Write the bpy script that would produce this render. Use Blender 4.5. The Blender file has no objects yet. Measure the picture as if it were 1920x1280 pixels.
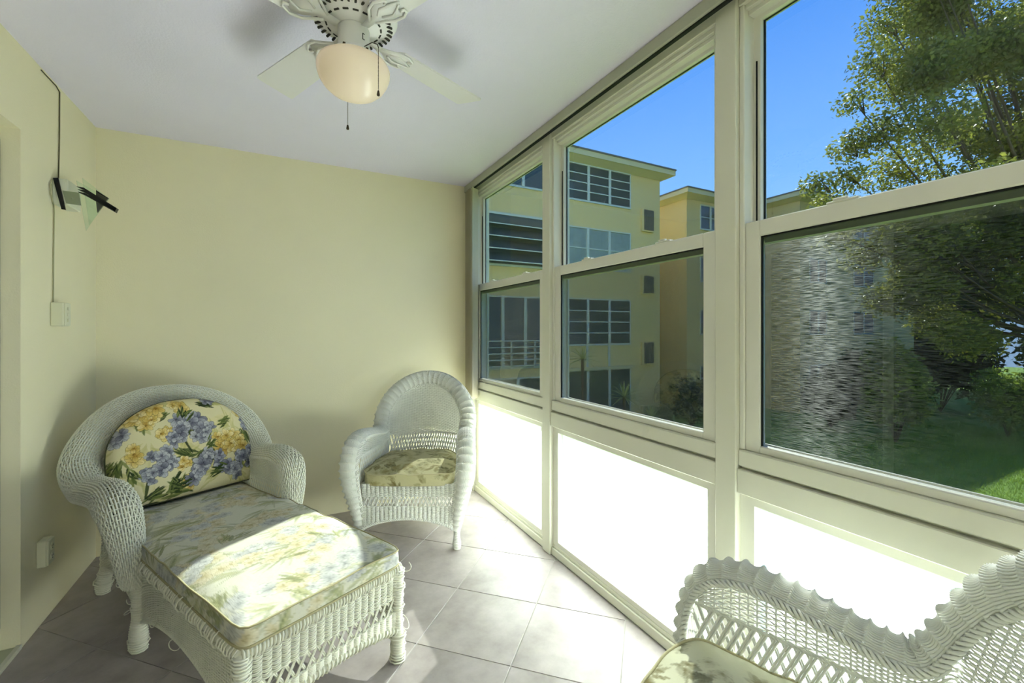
import bpy, math, random
import numpy as np
from mathutils import Vector, Matrix
random.seed(7); rng = np.random.default_rng(7)
PI = math.pi
S = bpy.context.scene
C = S.collection

# ------------------------------------------------------------------ camera, sky, sun, exposure
CAM_YAW = math.atan(432/824.0)
cam = bpy.data.cameras.new('camera'); cam.sensor_width = 36; cam.lens = 36*824/1920
cam.shift_y = -22/1920.0; cam.clip_start = 0.02; cam.clip_end = 400
co = bpy.data.objects.new('camera', cam); C.objects.link(co)
co.location = (0, 0, 1.29); co.rotation_euler = (PI/2, 0, -CAM_YAW)
S.camera = co
S.view_settings.view_transform = 'Standard'; S.view_settings.look = 'None'
S.view_settings.gamma = 1; S.view_settings.use_curve_mapping = False
S.view_settings.exposure = 2.75

SUN_STRENGTH = 7.0
SUN_AZ = math.radians(36.8); SUN_EL = math.radians(40.5)
sun_dir = Vector((math.cos(SUN_AZ)*math.cos(SUN_EL), math.sin(SUN_AZ)*math.cos(SUN_EL), math.sin(SUN_EL)))
sl = bpy.data.lights.new('sun', 'SUN'); sl.energy = SUN_STRENGTH; sl.angle = math.radians(0.6); sl.color = (1, .97, .93)
so = bpy.data.objects.new('sun', sl); C.objects.link(so)
so.location = sun_dir*30; so.rotation_euler = sun_dir.to_track_quat('Z', 'Y').to_euler()

world = bpy.data.worlds.new('sky'); S.world = world; world.use_nodes = True
nt = world.node_tree; nt.nodes.clear()
wo = nt.nodes.new('ShaderNodeOutputWorld'); bg = nt.nodes.new('ShaderNodeBackground')
tc = nt.nodes.new('ShaderNodeTexCoord'); sx = nt.nodes.new('ShaderNodeSeparateXYZ'); rp = nt.nodes.new('ShaderNodeValToRGB')
nt.links.new(tc.outputs['Generated'], sx.inputs[0]); nt.links.new(sx.outputs['Z'], rp.inputs[0])
nt.links.new(rp.outputs[0], bg.inputs['Color']); nt.links.new(bg.outputs[0], wo.inputs['Surface'])
e = rp.color_ramp.elements
e[0].position = 0.0; e[0].color = (.40, .58, .95, 1)
e[1].position = 0.62; e[1].color = (.05, .22, .80, 1)
k = rp.color_ramp.elements.new(.25); k.color = (.22, .45, .95, 1)
bg.inputs['Strength'].default_value = 1.2

# ------------------------------------------------------------------ materials
def lin(c):
    return tuple((x/12.92 if x <= .04045 else ((x+.055)/1.055)**2.4) for x in c)
def rgb(r, g, b): return lin((r/255, g/255, b/255))
MATS = {}
def mat(name, col, rough=.6, var=.0, vscale=6, bump=0, bscale=200, spec=.3, metal=0, col2=None, trans=0):
    """Principled material with an optional noise colour variation and noise bump."""
    if name in MATS: return MATS[name]
    m = bpy.data.materials.new(name); m.use_nodes = True
    n = m.node_tree.nodes; L = m.node_tree.links
    b = n['Principled BSDF']; b.inputs['Roughness'].default_value = rough
    b.inputs['Specular IOR Level'].default_value = spec; b.inputs['Metallic'].default_value = metal
    b.inputs['Base Color'].default_value = (*col, 1)
    t = n.new('ShaderNodeTexCoord')
    if var or col2:
        no = n.new('ShaderNodeTexNoise'); no.inputs['Scale'].default_value = vscale; no.inputs['Detail'].default_value = 6
        L.new(t.outputs['Object'], no.inputs['Vector'])
        r = n.new('ShaderNodeValToRGB')
        c2 = col2 or tuple(max(0, c*(1-var)) for c in col)
        r.color_ramp.elements[0].position = .3; r.color_ramp.elements[1].position = .7
        r.color_ramp.elements[0].color = (*c2, 1); r.color_ramp.elements[1].color = (*col, 1)
        L.new(no.outputs['Fac'], r.inputs[0]); L.new(r.outputs[0], b.inputs['Base Color'])
    if bump:
        nb = n.new('ShaderNodeTexNoise'); nb.inputs['Scale'].default_value = bscale; nb.inputs['Detail'].default_value = 3
        L.new(t.outputs['Object'], nb.inputs['Vector'])
        bp = n.new('ShaderNodeBump'); bp.inputs['Strength'].default_value = bump; bp.inputs['Distance'].default_value = .003
        L.new(nb.outputs['Fac'], bp.inputs['Height']); L.new(bp.outputs[0], b.inputs['Normal'])
    if trans:
        o = n['Material Output']; tr = n.new('ShaderNodeBsdfTranslucent'); mx = n.new('ShaderNodeMixShader')
        mx.inputs[0].default_value = trans
        src = b.inputs['Base Color'].links
        if src: L.new(src[0].from_socket, tr.inputs['Color'])
        else: tr.inputs['Color'].default_value = (*col, 1)
        L.new(b.outputs[0], mx.inputs[1]); L.new(tr.outputs[0], mx.inputs[2]); L.new(mx.outputs[0], o.inputs['Surface'])
    MATS[name] = m
    return m

def glass_mat(name, tint=(1, 1, 1), refl=1.0):
    m = bpy.data.materials.new(name); m.use_nodes = True
    n = m.node_tree.nodes; L = m.node_tree.links; n.clear()
    o = n.new('ShaderNodeOutputMaterial'); tr = n.new('ShaderNodeBsdfTransparent'); tr.inputs[0].default_value = (*tint, 1)
    g = n.new('ShaderNodeBsdfGlossy'); g.inputs['Roughness'].default_value = .0
    f = n.new('ShaderNodeLayerWeight'); f.inputs[0].default_value = .5
    pw = n.new('ShaderNodeMath'); pw.operation = 'POWER'; pw.inputs[1].default_value = 5
    ml = n.new('ShaderNodeMath'); ml.operation = 'MULTIPLY_ADD'; ml.inputs[1].default_value = .9*refl; ml.inputs[2].default_value = .03*refl
    mx = n.new('ShaderNodeMixShader'); L.new(f.outputs['Facing'], pw.inputs[0]); L.new(pw.outputs[0], ml.inputs[0]); L.new(ml.outputs[0], mx.inputs[0])
    L.new(tr.outputs[0], mx.inputs[1]); L.new(g.outputs[0], mx.inputs[2]); L.new(mx.outputs[0], o.inputs['Surface'])
    return m

def frosted_mat():
    m = bpy.data.materials.new('frosted_glass'); m.use_nodes = True
    n = m.node_tree.nodes; L = m.node_tree.links; n.clear()
    o = n.new('ShaderNodeOutputMaterial'); t = n.new('ShaderNodeBsdfTranslucent'); t.inputs[0].default_value = (.88, .935, .87, 1)
    d = n.new('ShaderNodeBsdfDiffuse'); d.inputs[0].default_value = (.74, .86, .80, 1)
    mx = n.new('ShaderNodeMixShader'); mx.inputs[0].default_value = .15
    L.new(t.outputs[0], mx.inputs[1]); L.new(d.outputs[0], mx.inputs[2]); L.new(mx.outputs[0], o.inputs['Surface'])
    return m

def screen_mat():
    """fine insect mesh: mostly open, dark wires that scatter light forward along the wire direction"""
    m = bpy.data.materials.new('insect_screen'); m.use_nodes = True
    n = m.node_tree.nodes; L = m.node_tree.links; n.clear()
    o = n.new('ShaderNodeOutputMaterial'); t = n.new('ShaderNodeBsdfTransparent'); t.inputs[0].default_value = (1, 1, 1, 1)
    d = n.new('ShaderNodeBsdfDiffuse'); d.inputs[0].default_value = (.05, .05, .05, 1)
    h = n.new('ShaderNodeBsdfHair'); h.component = 'Transmission'
    h.inputs['RoughnessU'].default_value = .02; h.inputs['RoughnessV'].default_value = .8
    tg = n.new('ShaderNodeCombineXYZ'); tg.inputs[1].default_value = 1
    L.new(tg.outputs[0], h.inputs['Tangent'])
    tc = n.new('ShaderNodeTexCoord'); mp = n.new('ShaderNodeMapping'); mp.inputs['Scale'].default_value = (1, 30, 640)
    no = n.new('ShaderNodeTexNoise'); no.inputs['Scale'].default_value = 1; no.inputs['Detail'].default_value = 4
    L.new(tc.outputs['Object'], mp.inputs[0]); L.new(mp.outputs[0], no.inputs['Vector'])
    r = n.new('ShaderNodeValToRGB'); r.color_ramp.elements[0].position = .42; r.color_ramp.elements[1].position = .72
    r.color_ramp.elements[0].color = (.0, .0, .0, 1); r.color_ramp.elements[1].color = (1, 1, 1, 1)
    L.new(no.outputs['Fac'], r.inputs[0]); L.new(r.outputs[0], h.inputs['Color'])
    m1 = n.new('ShaderNodeMixShader'); m1.inputs[0].default_value = .07
    L.new(d.outputs[0], m1.inputs[1]); L.new(h.outputs[0], m1.inputs[2])
    m2 = n.new('ShaderNodeMixShader'); m2.inputs[0].default_value = .50
    L.new(t.outputs[0], m2.inputs[1]); L.new(m1.outputs[0], m2.inputs[2]); L.new(m2.outputs[0], o.inputs['Surface'])
    return m

def tile_mat():
    m = mat('floor_tile', rgb(196, 187, 182), .32, 0, spec=.4)
    n = m.node_tree.nodes; L = m.node_tree.links; b = n['Principled BSDF']
    g = n.new('ShaderNodeNewGeometry'); oi = n.new('ShaderNodeObjectInfo')
    a = n.new('ShaderNodeTexNoise'); a.inputs['Scale'].default_value = 5; a.inputs['Detail'].default_value = 8; a.inputs['Roughness'].default_value = .65
    ad = n.new('ShaderNodeVectorMath'); ad.operation = 'ADD'
    L.new(g.outputs['Position'], ad.inputs[0]); L.new(oi.outputs['Random'], ad.inputs[1]); L.new(ad.outputs[0], a.inputs['Vector'])
    r = n.new('ShaderNodeValToRGB'); r.color_ramp.elements[0].position = .32; r.color_ramp.elements[1].position = .68
    r.color_ramp.elements[0].color = (*rgb(150, 141, 138), 1); r.color_ramp.elements[1].color = (*rgb(184, 175, 173), 1)
    L.new(a.outputs['Fac'], r.inputs[0])
    hv = n.new('ShaderNodeHueSaturation'); mr = n.new('ShaderNodeMapRange'); mr.inputs['To Min'].default_value = .95; mr.inputs['To Max'].default_value = 1.04
    L.new(oi.outputs['Random'], mr.inputs['Value']); L.new(mr.outputs[0], hv.inputs['Value']); L.new(r.outputs[0], hv.inputs['Color'])
    L.new(hv.outputs[0], b.inputs['Base Color'])
    return m

def print_mat(name):
    """fabric whose printed colours are stored on the cloth mesh"""
    m = bpy.data.materials.new(name); m.use_nodes = True
    n = m.node_tree.nodes; L = m.node_tree.links; b = n['Principled BSDF']
    b.inputs['Roughness'].default_value = .85; b.inputs['Specular IOR Level'].default_value = .15
    a = n.new('ShaderNodeAttribute'); a.attribute_name = 'print'; L.new(a.outputs['Color'], b.inputs['Base Color'])
    t = n.new('ShaderNodeTexCoord'); no = n.new('ShaderNodeTexNoise'); no.inputs['Scale'].default_value = 14; no.inputs['Detail'].default_value = 4
    L.new(t.outputs['Object'], no.inputs['Vector']); bp = n.new('ShaderNodeBump'); bp.inputs['Strength'].default_value = .35; bp.inputs['Distance'].default_value = .012
    L.new(no.outputs['Fac'], bp.inputs['Height']); L.new(bp.outputs[0], b.inputs['Normal'])
    return m

M_WALL = mat('yellow_paint', rgb(243, 235, 202), .75, .04, 1.2, .25, 160)
M_CEIL = mat('ceiling_paint', rgb(240, 235, 254), .85, .03, 2, .5, 120)
M_TRIM = mat('cream_trim_paint', rgb(228, 226, 208), .45, .03, 3, .05, 60)
M_SASH = mat('white_vinyl', rgb(232, 230, 216), .4, .02, 3)
M_GROUT = mat('grout', rgb(186, 182, 176), .9, .1, 20)
M_WICK = mat('white_wicker', rgb(246, 246, 238), .5, .08, 12)
M_WICK2 = mat('worn_wicker', rgb(244, 243, 226), .55, .10, 10)
M_FANW = mat('fan_white', rgb(240, 238, 234), .4)
M_BLADE = mat('blade_white', rgb(236, 234, 233), .3, .03, 4)
M_DARK = mat('dark_slot', rgb(60, 58, 52), .7)
M_BLACK = mat('black_lacquer', rgb(18, 17, 20), .25)
M_CHAIN = mat('bronze_chain', rgb(70, 60, 50), .4, metal=.6)
M_STEEL = mat('brushed_steel', rgb(150, 160, 140), .35, metal=.7)
M_PLASTIC = mat('cream_plastic', rgb(226, 224, 196), .45)
M_BLIND = mat('blind_fabric', rgb(226, 218, 196), .7, .05, 9, trans=.25)
M_TRACK = mat('track_aluminium', rgb(186, 186, 168), .45)
M_GASK = mat('black_gasket', rgb(20, 22, 20), .6)
M_GLASS = glass_mat('window_glass', (.38, .405, .39), 1.0)
M_GGLASS = glass_mat('sconce_glass', (.93, .985, .95), 1.3)
M_FROST = frosted_mat()
M_SCREEN = screen_mat()
M_TILE = tile_mat()
M_PRINT = print_mat('printed_fabric')

# ------------------------------------------------------------------ mesh helpers
class MB:
    def __init__(s): s.v = []; s.f = []; s.n = 0
    def add(s, v, f):
        v = np.asarray(v, dtype=np.float64).reshape(-1, 3)
        s.v.append(v); s.f.extend([tuple(int(i)+s.n for i in q) for q in f]); s.n += len(v); return s
    def box(s, x0, x1, y0, y1, z0, z1):
        v = [(x, y, z) for z in (z0, z1) for y in (y0, y1) for x in (x0, x1)]
        return s.add(v, [(0, 2, 3, 1), (4, 5, 7, 6), (0, 1, 5, 4), (2, 6, 7, 3), (0, 4, 6, 2), (1, 3, 7, 5)])
    def bbox(s, x0, x1, y0, y1, z0, z1, b=.003):
        """box with chamfered edges"""
        lo = np.array([x0, y0, z0]); hi = np.array([x1, y1, z1]); b = min(b, (hi-lo).min()*.45)
        import itertools
        V = []; idx = {}
        for sg in itertools.product((0, 1), repeat=3):
            for ax in range(3):
                p = np.where(np.array(sg) == 1, hi-b, lo+b); p[ax] = hi[ax] if sg[ax] else lo[ax]
                idx[(sg, ax)] = len(V); V.append(p)
        c = (lo+hi)/2; F = []
        def face(ids):
            P = np.array([V[i] for i in ids]); nrm = np.cross(P[1]-P[0], P[2]-P[0])
            if np.dot(nrm, P.mean(0)-c) < 0: ids = ids[::-1]
            F.append(tuple(ids))
        for ax in range(3):
            o = [a for a in range(3) if a != ax]
            for sd in (0, 1):
                q = []
                for (a, d) in ((0, 0), (1, 0), (1, 1), (0, 1)):
                    sg = [0]*3; sg[ax] = sd; sg[o[0]] = a; sg[o[1]] = d; q.append(idx[(tuple(sg), ax)])
                face(q)
            for a in (0, 1):
                for d in (0, 1):
                    s0 = [0]*3; s1 = [0]*3; s1[ax] = 1
                    for ss in (s0, s1): ss[o[0]] = a; ss[o[1]] = d
                    s0, s1 = tuple(s0), tuple(s1)
                    face([idx[(s0, o[0])], idx[(s1, o[0])], idx[(s1, o[1])], idx[(s0, o[1])]])
        for sg in itertools.product((0, 1), repeat=3): face([idx[(sg, 0)], idx[(sg, 1)], idx[(sg, 2)]])
        return s.add(V, F)
    def prism(s, pts, d):
        """polygon (3d points) pushed along vector d"""
        p = np.array(pts, float); k = len(p); v = np.vstack([p, p+np.array(d)])
        f = [tuple(range(k))[::-1], tuple(range(k, 2*k))]+[(i, (i+1) % k, k+(i+1) % k, k+i) for i in range(k)]
        return s.add(v, f)
    def lathe(s, prof, c=(0, 0, 0), seg=32):
        a = np.arange(seg)*2*PI/seg; V = []; F = []
        for r, z in prof: V += [(c[0]+r*math.cos(t), c[1]+r*math.sin(t), c[2]+z) for t in a]
        for i in range(len(prof)-1):
            for j in range(seg):
                k = (j+1) % seg; F.append((i*seg+j, i*seg+k, (i+1)*seg+k, (i+1)*seg+j))
        F.append(tuple(range(seg))[::-1]); F.append(tuple(range((len(prof)-1)*seg, len(prof)*seg)))
        return s.add(V, F)
    def tube(s, path, r, sides=6):
        P = np.array(path, float); K = len(P); T = np.gradient(P, axis=0); T /= np.linalg.norm(T, axis=1, keepdims=True)+1e-12
        up = np.array([0, 0, 1.0]) if abs(T[0][2]) < .9 else np.array([1.0, 0, 0])
        R = np.broadcast_to(np.asarray(r, float), (K,)); V = []
        for i in range(K):
            b = np.cross(T[i], up); b /= np.linalg.norm(b)+1e-12; up = np.cross(b, T[i])
            for j in range(sides):
                a = 2*PI*j/sides; V.append(P[i]+R[i]*(math.cos(a)*b+math.sin(a)*up))
        F = [(i*sides+j, i*sides+(j+1) % sides, (i+1)*sides+(j+1) % sides, (i+1)*sides+j) for i in range(K-1) for j in range(sides)]
        F += [tuple(range(sides))[::-1], tuple(range((K-1)*sides, K*sides))]
        return s.add(V, F)
    def mesh(s, name, m, smooth=False):
        me = bpy.data.meshes.new(name); v = np.vstack(s.v)
        me.from_pydata(v.tolist(), [], s.f); me.materials.append(m)
        if smooth: me.polygons.foreach_set('use_smooth', [True]*len(me.polygons))
        me.update(); return me
    def build(s, name, m, parent=None, smooth=False):
        return link(name, s.mesh(name, m, smooth), parent)

def link(name, me, parent=None, kind=None):
    o = bpy.data.objects.new(name, me); C.objects.link(o)
    if parent: o.parent = parent
    if kind: o['kind'] = kind
    return o
def tag(o, label=None, cat=None, group=None, kind=None):
    if label: o['label'] = label
    if cat: o['category'] = cat
    if group: o['group'] = group
    if kind: o['kind'] = kind
    return o
def thing(name, label, cat, loc=(0, 0, 0), rz=0, group=None, kind=None):
    o = bpy.data.objects.new(name, None); C.objects.link(o); o.location = loc; o.rotation_euler = (0, 0, rz)
    o.empty_display_size = .05
    return tag(o, label, cat, group, kind)
def copy_tree(o, parent=None):
    c = o.copy(); C.objects.link(c); c.parent = parent
    for ch in list(o.children): copy_tree(ch, c)
    return c

class QB:
    """fast numpy quad builder for many thin strands"""
    def __init__(s): s.v = []; s.q = []; s.n = 0
    def strands(s, c, nrm, rn, rt, closed=False):
        """c, nrm: (M,K,3); a four sided tube along every row"""
        M, K, _ = c.shape
        T = np.gradient(c, axis=1); T /= np.linalg.norm(T, axis=2, keepdims=True)+1e-12
        nn = nrm-(nrm*T).sum(2, keepdims=True)*T; nn /= np.linalg.norm(nn, axis=2, keepdims=True)+1e-12
        b = np.cross(T, nn)
        V = np.stack([c+rn*nn, c+rt*b, c-rn*nn, c-rt*b], axis=2)
        m, k, j = np.meshgrid(np.arange(M), np.arange(K-1), np.arange(4), indexing='ij')
        base = (m*K+k)*4; j2 = (j+1) % 4
        Q = np.stack([base+j, base+j2, base+4+j2, base+4+j], axis=-1).reshape(-1, 4)
        s.v.append(V.reshape(-1, 3)); s.q.append(Q+s.n); s.n += M*K*4
        return s
    def mesh(s, name, m):
        v = np.concatenate(s.v).astype(np.float32); q = np.concatenate(s.q).astype(np.int32)
        me = bpy.data.meshes.new(name); me.vertices.add(len(v)); me.vertices.foreach_set('co', v.ravel())
        me.loops.add(q.size); me.loops.foreach_set('vertex_index', q.ravel())
        me.polygons.add(len(q)); me.polygons.foreach_set('loop_start', np.arange(len(q), dtype=np.int32)*4)
        me.polygons.foreach_set('use_smooth', np.ones(len(q), dtype=bool))
        me.materials.append(m); me.update(calc_edges=True); return me
    def build(s, name, m, parent, kind='stuff'):
        return link(name, s.mesh(name, m), parent, kind)

def surf_normal(P, U, V, flip):
    e = 1e-3; du = P(U+e, V)-P(U-e, V); dv = P(U, V+e)-P(U, V-e)
    n = np.cross(du, dv); n /= np.linalg.norm(n, axis=-1, keepdims=True)+1e-12
    return -n if flip else n
def weave(qb, P, nw, ns, amp=.004, r=.0026, rt=None, mode='alt', sps=6, flip=False, u=(0, 1), v=(0, 1), stake=.0035, stakes=True, jit=0.0):
    """weavers run along u, nw of them across v; ns stakes; mode 'alt' plain weave, 'rib' all bulge over each stake together"""
    K = max(8, int(ns*sps)+1)
    uu = np.linspace(u[0], u[1], K); vv = np.linspace(v[0], v[1], nw)
    V, U = np.meshgrid(vv, uu, indexing='ij')
    c = P(U, V); n = surf_normal(P, U, V, flip)
    ph = (U-u[0])/(u[1]-u[0])*ns*PI; row = np.arange(nw)[:, None]
    if mode == 'alt': off = amp*np.cos(ph+PI*(row % 2))
    elif mode == 'dome': off = amp*(1.6*np.sqrt(np.abs(np.sin(ph)))-.7)
    else: off = amp*(1.7*np.abs(np.sin(ph))**.7-.6)+.25*amp*np.cos(ph+PI*(row % 2))
    if jit: off = off+rng.normal(0, jit, off.shape)
    c = c+n*off[..., None]
    qb.strands(c, n, r, rt or r)
    if stakes:
        us = (np.arange(ns)+(.0 if mode == 'alt' else .5))/ns*(u[1]-u[0])+u[0]
        U2, V2 = np.meshgrid(us, np.linspace(v[0], v[1], max(6, nw//3)), indexing='ij')
        qb.strands(P(U2, V2), surf_normal(P, U2, V2, flip), stake*.6, stake)
    return qb
def lattice(qb, P, n, slope, r=.0024, flip=False, u=(0, 1), v=(0, 1), K=10, pair=.006):
    for sgn in (1, -1):
        for dp in ((-pair/2, pair/2) if pair else (0,)):
            u0 = np.linspace(u[0]-slope, u[1]+slope, n)+dp
            t = np.linspace(0, 1, K)
            U = u0[:, None]+sgn*slope*(t[None, :]-.5); V = np.broadcast_to(v[0]+(v[1]-v[0])*t, U.shape)
            ok = (U[:, 0] > u[0]-slope*.2) & (U[:, 0] < u[1]+slope*.2) & (U[:, -1] > u[0]-slope*.2) & (U[:, -1] < u[1]+slope*.2)
            U = np.clip(U[ok], u[0], u[1]); V = V[ok]
            if not len(U): continue
            n_ = surf_normal(P, U, V, flip)
            qb.strands(P(U, V)+n_*(sgn*r*.9), n_, r, r*1.3)
    return qb
def braid(qb, path, nrm, R=.006, r=.0042, pitch=.035, strands=3):
    p = np.asarray(path); d = np.linalg.norm(np.diff(p, axis=0), axis=1); L = np.r_[0, np.cumsum(d)]
    K = int(L[-1]/.005)+2; t = np.linspace(0, L[-1], K)
    c = np.stack([np.interp(t, L, p[:, i]) for i in range(3)], 1); n = np.stack([np.interp(t, L, nrm[:, i]) for i in range(3)], 1)
    T = np.gradient(c, axis=0); T /= np.linalg.norm(T, axis=1, keepdims=True)+1e-12; b = np.cross(T, n)
    out = []
    for k in range(strands):
        a = 2*PI*t/pitch+2*PI*k/strands
        out.append(c+R*(np.cos(a)[:, None]*n+np.sin(a)[:, None]*b))
    o = np.stack(out); qb.strands(o, np.broadcast_to(n, o.shape).copy(), r, r); return qb
def coil(qb, path, R, r=.003, pitch=.012, jit=.0, flat=1.0):
    p = np.asarray(path, float); d = np.linalg.norm(np.diff(p, axis=0), axis=1); L = np.r_[0, np.cumsum(d)]
    K = int(L[-1]/pitch*9)+4; t = np.linspace(0, L[-1], K)
    c = np.stack([np.interp(t, L, p[:, i]) for i in range(3)], 1); T = np.gradient(c, axis=0); T /= np.linalg.norm(T, axis=1, keepdims=True)+1e-12
    up = np.where(np.abs(T[:, 2:3]) > .8, np.array([[1., 0, 0]]), np.array([[0, 0, 1.]])); b = np.cross(T, up); b /= np.linalg.norm(b, axis=1, keepdims=True); w = np.cross(b, T)
    a = 2*PI*t/pitch
    j = 1+jit*np.interp(t, np.linspace(0, L[-1], max(3, int(L[-1]/pitch*1.3))), rng.uniform(-.25, 1, max(3, int(L[-1]/pitch*1.3)))**3)
    RR = np.interp(t, np.linspace(0, L[-1], len(np.atleast_1d(R))), np.atleast_1d(R)) if np.ndim(R) else R
    q = c+(RR*j)[:, None]*(np.cos(a)[:, None]*b+np.sin(a)[:, None]*w) if np.ndim(RR) else c+(RR*j)[:, None]*(np.cos(a)[:, None]*b+np.sin(a)[:, None]*w)
    rad = q-c; qb.strands(q[None], rad[None], r, r*1.2); return qb
def catmull(P, n=24):
    P = np.asarray(P, float); P = np.vstack([2*P[0]-P[1], P, 2*P[-1]-P[-2]]); out = []
    for i in range(1, len(P)-2):
        p0, p1, p2, p3 = P[i-1:i+3]
        for t in np.linspace(0, 1, n, endpoint=False):
            out.append(.5*((2*p1)+(-p0+p2)*t+(2*p0-5*p1+4*p2-p3)*t*t+(-p0+3*p1-3*p2+p3)*t**3))
    out.append(P[-2]); return np.array(out)

# ------------------------------------------------------------------ room shell
H = 2.44; XL = -.935; XW = 1.36; YB = 3.31; YF = -2.80
POST = .0805; PITCH = 1.166
posts = [2.131-PITCH*i for i in range(0, 5)]       # lower y of each post; posts at y..y+POST

floor = MB().box(XL-.15, XW+.14, YF-.1, YB+.1, -.12, -.0025).build('floor', M_GROUT); tag(floor, 'pale grout bed of the floor with taupe diagonal tiles', kind='structure')
def clip(poly, a, b, c):  # keep a*x+b*y<=c
    out = []
    for i in range(len(poly)):
        p, q = poly[i], poly[(i+1) % len(poly)]; dp = a*p[0]+b*p[1]-c; dq = a*q[0]+b*q[1]-c
        if dp <= 0: out.append(p)
        if dp*dq < 0:
            t = dp/(dp-dq); out.append((p[0]+t*(q[0]-p[0]), p[1]+t*(q[1]-p[1])))
    return out
TS = .574; J = .0028
XK = 1.372
for i in range(-14, 14):
    for jj in range(-14, 14):
        s0 = 2.848+TS*i; d0 = -1.291+TS*jj         # x+y and x-y of the tile's lower corner
        j2 = J*1.414/2*1.0
        cs = [(s0+j2*1.41, d0+j2*1.41), (s0+TS-j2*1.41, d0+j2*1.41), (s0+TS-j2*1.41, d0+TS-j2*1.41), (s0+j2*1.41, d0+TS-j2*1.41)]
        poly = [((s+d)/2, (s-d)/2) for s, d in cs]
        for pl in ((-1, 0, -(XL+.002)), (1, 0, XK-.002), (0, -1, -(YF+.002)), (0, 1, YB-.002)):
            poly = clip(poly, *pl) if poly else poly
        if len(poly) < 3: continue
        P = np.array(poly); ar = .5*abs(np.dot(P[:, 0], np.roll(P[:, 1], 1))-np.dot(P[:, 1], np.roll(P[:, 0], 1)))
        if ar < .0015: continue
        if .5*(np.dot(P[:, 0], np.roll(P[:, 1], -1))-np.dot(P[:, 1], np.roll(P[:, 0], -1))) < 0: P = P[::-1]
        c = P.mean(0); n = len(P); ins = P+(c-P)/np.linalg.norm(c-P, axis=1, keepdims=True)*.0016
        v = [(x, y, -.006) for x, y in P]+[(x, y, -.0012) for x, y in P]+[(x, y, 0) for x, y in ins]
        f = [(a, (a+1) % n, n+(a+1) % n, n+a) for a in range(n)]+[(n+a, n+(a+1) % n, 2*n+(a+1) % n, 2*n+a) for a in range(n)]+[tuple(range(2*n, 3*n))]
        MB().add(v, f).build('tile', M_TILE, floor)

tag(MB().box(XL-.15, XW+.14, YF-.1, YB+.1, H, H+.15).build('ceiling', M_CEIL), 'smooth pale grey white ceiling above the fan', kind='structure')
tag(MB().box(XL-.15, XW+.14, YB, YB+.15, -.1, H).build('wall_back', M_WALL), 'plain pale yellow wall behind the wicker seats', kind='structure')
tag(MB().box(XL-.15, XW+.14, YF-.15, YF, -.1, H).build('wall_front', M_WALL), 'plain pale yellow wall at the near end', kind='structure')
# left wall with a sliding door opening
DY0, DY1, DH = .55, 2.497, 2.10
wl = MB().box(XL-.15, XL, DY1, YB, -.1, H).box(XL-.15, XL, YF, DY0, -.1, H).box(XL-.15, XL, DY0, DY1, DH, H).build('wall_left', M_WALL)
tag(wl, 'pale yellow wall with the glass sconce and door opening', kind='structure')
d1 = thing('door_1', 'white framed sliding glass door set into the yellow wall', None, (XL, DY0, 0), kind='structure')
MB().box(-.15, 0.0, 0, DY1-DY0, -.02, .012).build('threshold', mat('marble_sill', rgb(196, 200, 168), .35, .1, 8), d1)
MB().box(-.012, .004, 0, DY1-DY0, -.003, .018).build('threshold_strip', M_TRIM, d1)
w = DY1-DY0
MB().box(-.13, -.062, w-.05, w, .012, DH).box(-.13, -.062, 0, .05, .012, DH).box(-.13, -.062, .05, w-.05, DH-.06, DH).build('door_frame', M_SASH, d1)
MB().box(-.064, -.058, w-.012, w, .1, DH-.05).build('gasket', M_GASK, d1)
for k, (a, b, xx) in enumerate(((.05, w/2+.03, -.085), (w/2-.03, w-.05, -.115))):
    dl = MB().box(xx-.012, xx+.012, a, a+.06, .02, DH-.06).box(xx-.012, xx+.012, b-.06, b, .02, DH-.06).box(xx-.012, xx+.012, a+.06, b-.06, .02, .12).box(xx-.012, xx+.012, a+.06, b-.06, DH-.13, DH-.06).build('door_leaf', M_SASH, d1)
    MB().box(xx-.003, xx+.003, a+.055, b-.055, .115, DH-.125).build('pane', M_GLASS, dl)
# the room beyond the sliding door
M_IN = mat('inner_room_paint', rgb(225, 222, 205), .8)
tag(MB().box(-4.2, XL-.15, YF, YB, -.12, -.02).build('floor_inner_room', mat('inner_floor', rgb(190, 180, 160), .6, .1, 4)), 'beige floor of the room beyond the door', kind='structure')
tag(MB().box(-4.3, -4.2, YF, YB, -.1, H).build('wall_inner_room', M_IN), 'plain wall of the room beyond the door', kind='structure')
tag(MB().box(-4.3, XL-.15, YF, YB, H, H+.1).build('ceiling_inner_room', M_IN), 'ceiling of the room beyond the door', kind='structure')
tag(MB().box(-4.3, XL-.15, YB, YB+.1, -.1, H).box(-4.3, XL-.15, YF-.1, YF, -.1, H).build('wall_inner_sides', M_IN), 'side walls of the room beyond the door', kind='structure')

# ------------------------------------------------------------------ window wall
for i, y in enumerate(posts):
    tag(MB().bbox(XW, 1.50, y, y+POST, 0, H, .003).build('trim_%d' % (i+1), M_TRIM), None, kind='structure')
trim_labels = ['cream post between the two far windows', 'wide cream post in the middle of the window wall', 'cream post beside the near wicker chair', 'cream post behind the viewer', 'last cream post behind the viewer']
for i in range(5): bpy.data.objects['trim_%d' % (i+1)]['label'] = trim_labels[i]
tag(MB().box(XW, 1.50, 3.262, YB, 0, H).build('trim_6', M_TRIM), 'narrow cream post in the far corner by the blind', kind='structure')
bays = [(posts[0]+POST, 3.262), (posts[1]+POST, posts[0]), (posts[2]+POST, posts[1]), (posts[3]+POST, posts[2]), (posts[4]+POST, posts[3]), (YF, posts[4])]
wl_lab = ['narrow far window beside the vertical blind with frosted panel below', 'middle double hung window looking onto the yellow building', 'near double hung window looking onto the tree and lawn', 'double hung window next to the viewer', 'double hung window behind the viewer', 'last window behind the viewer']
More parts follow.
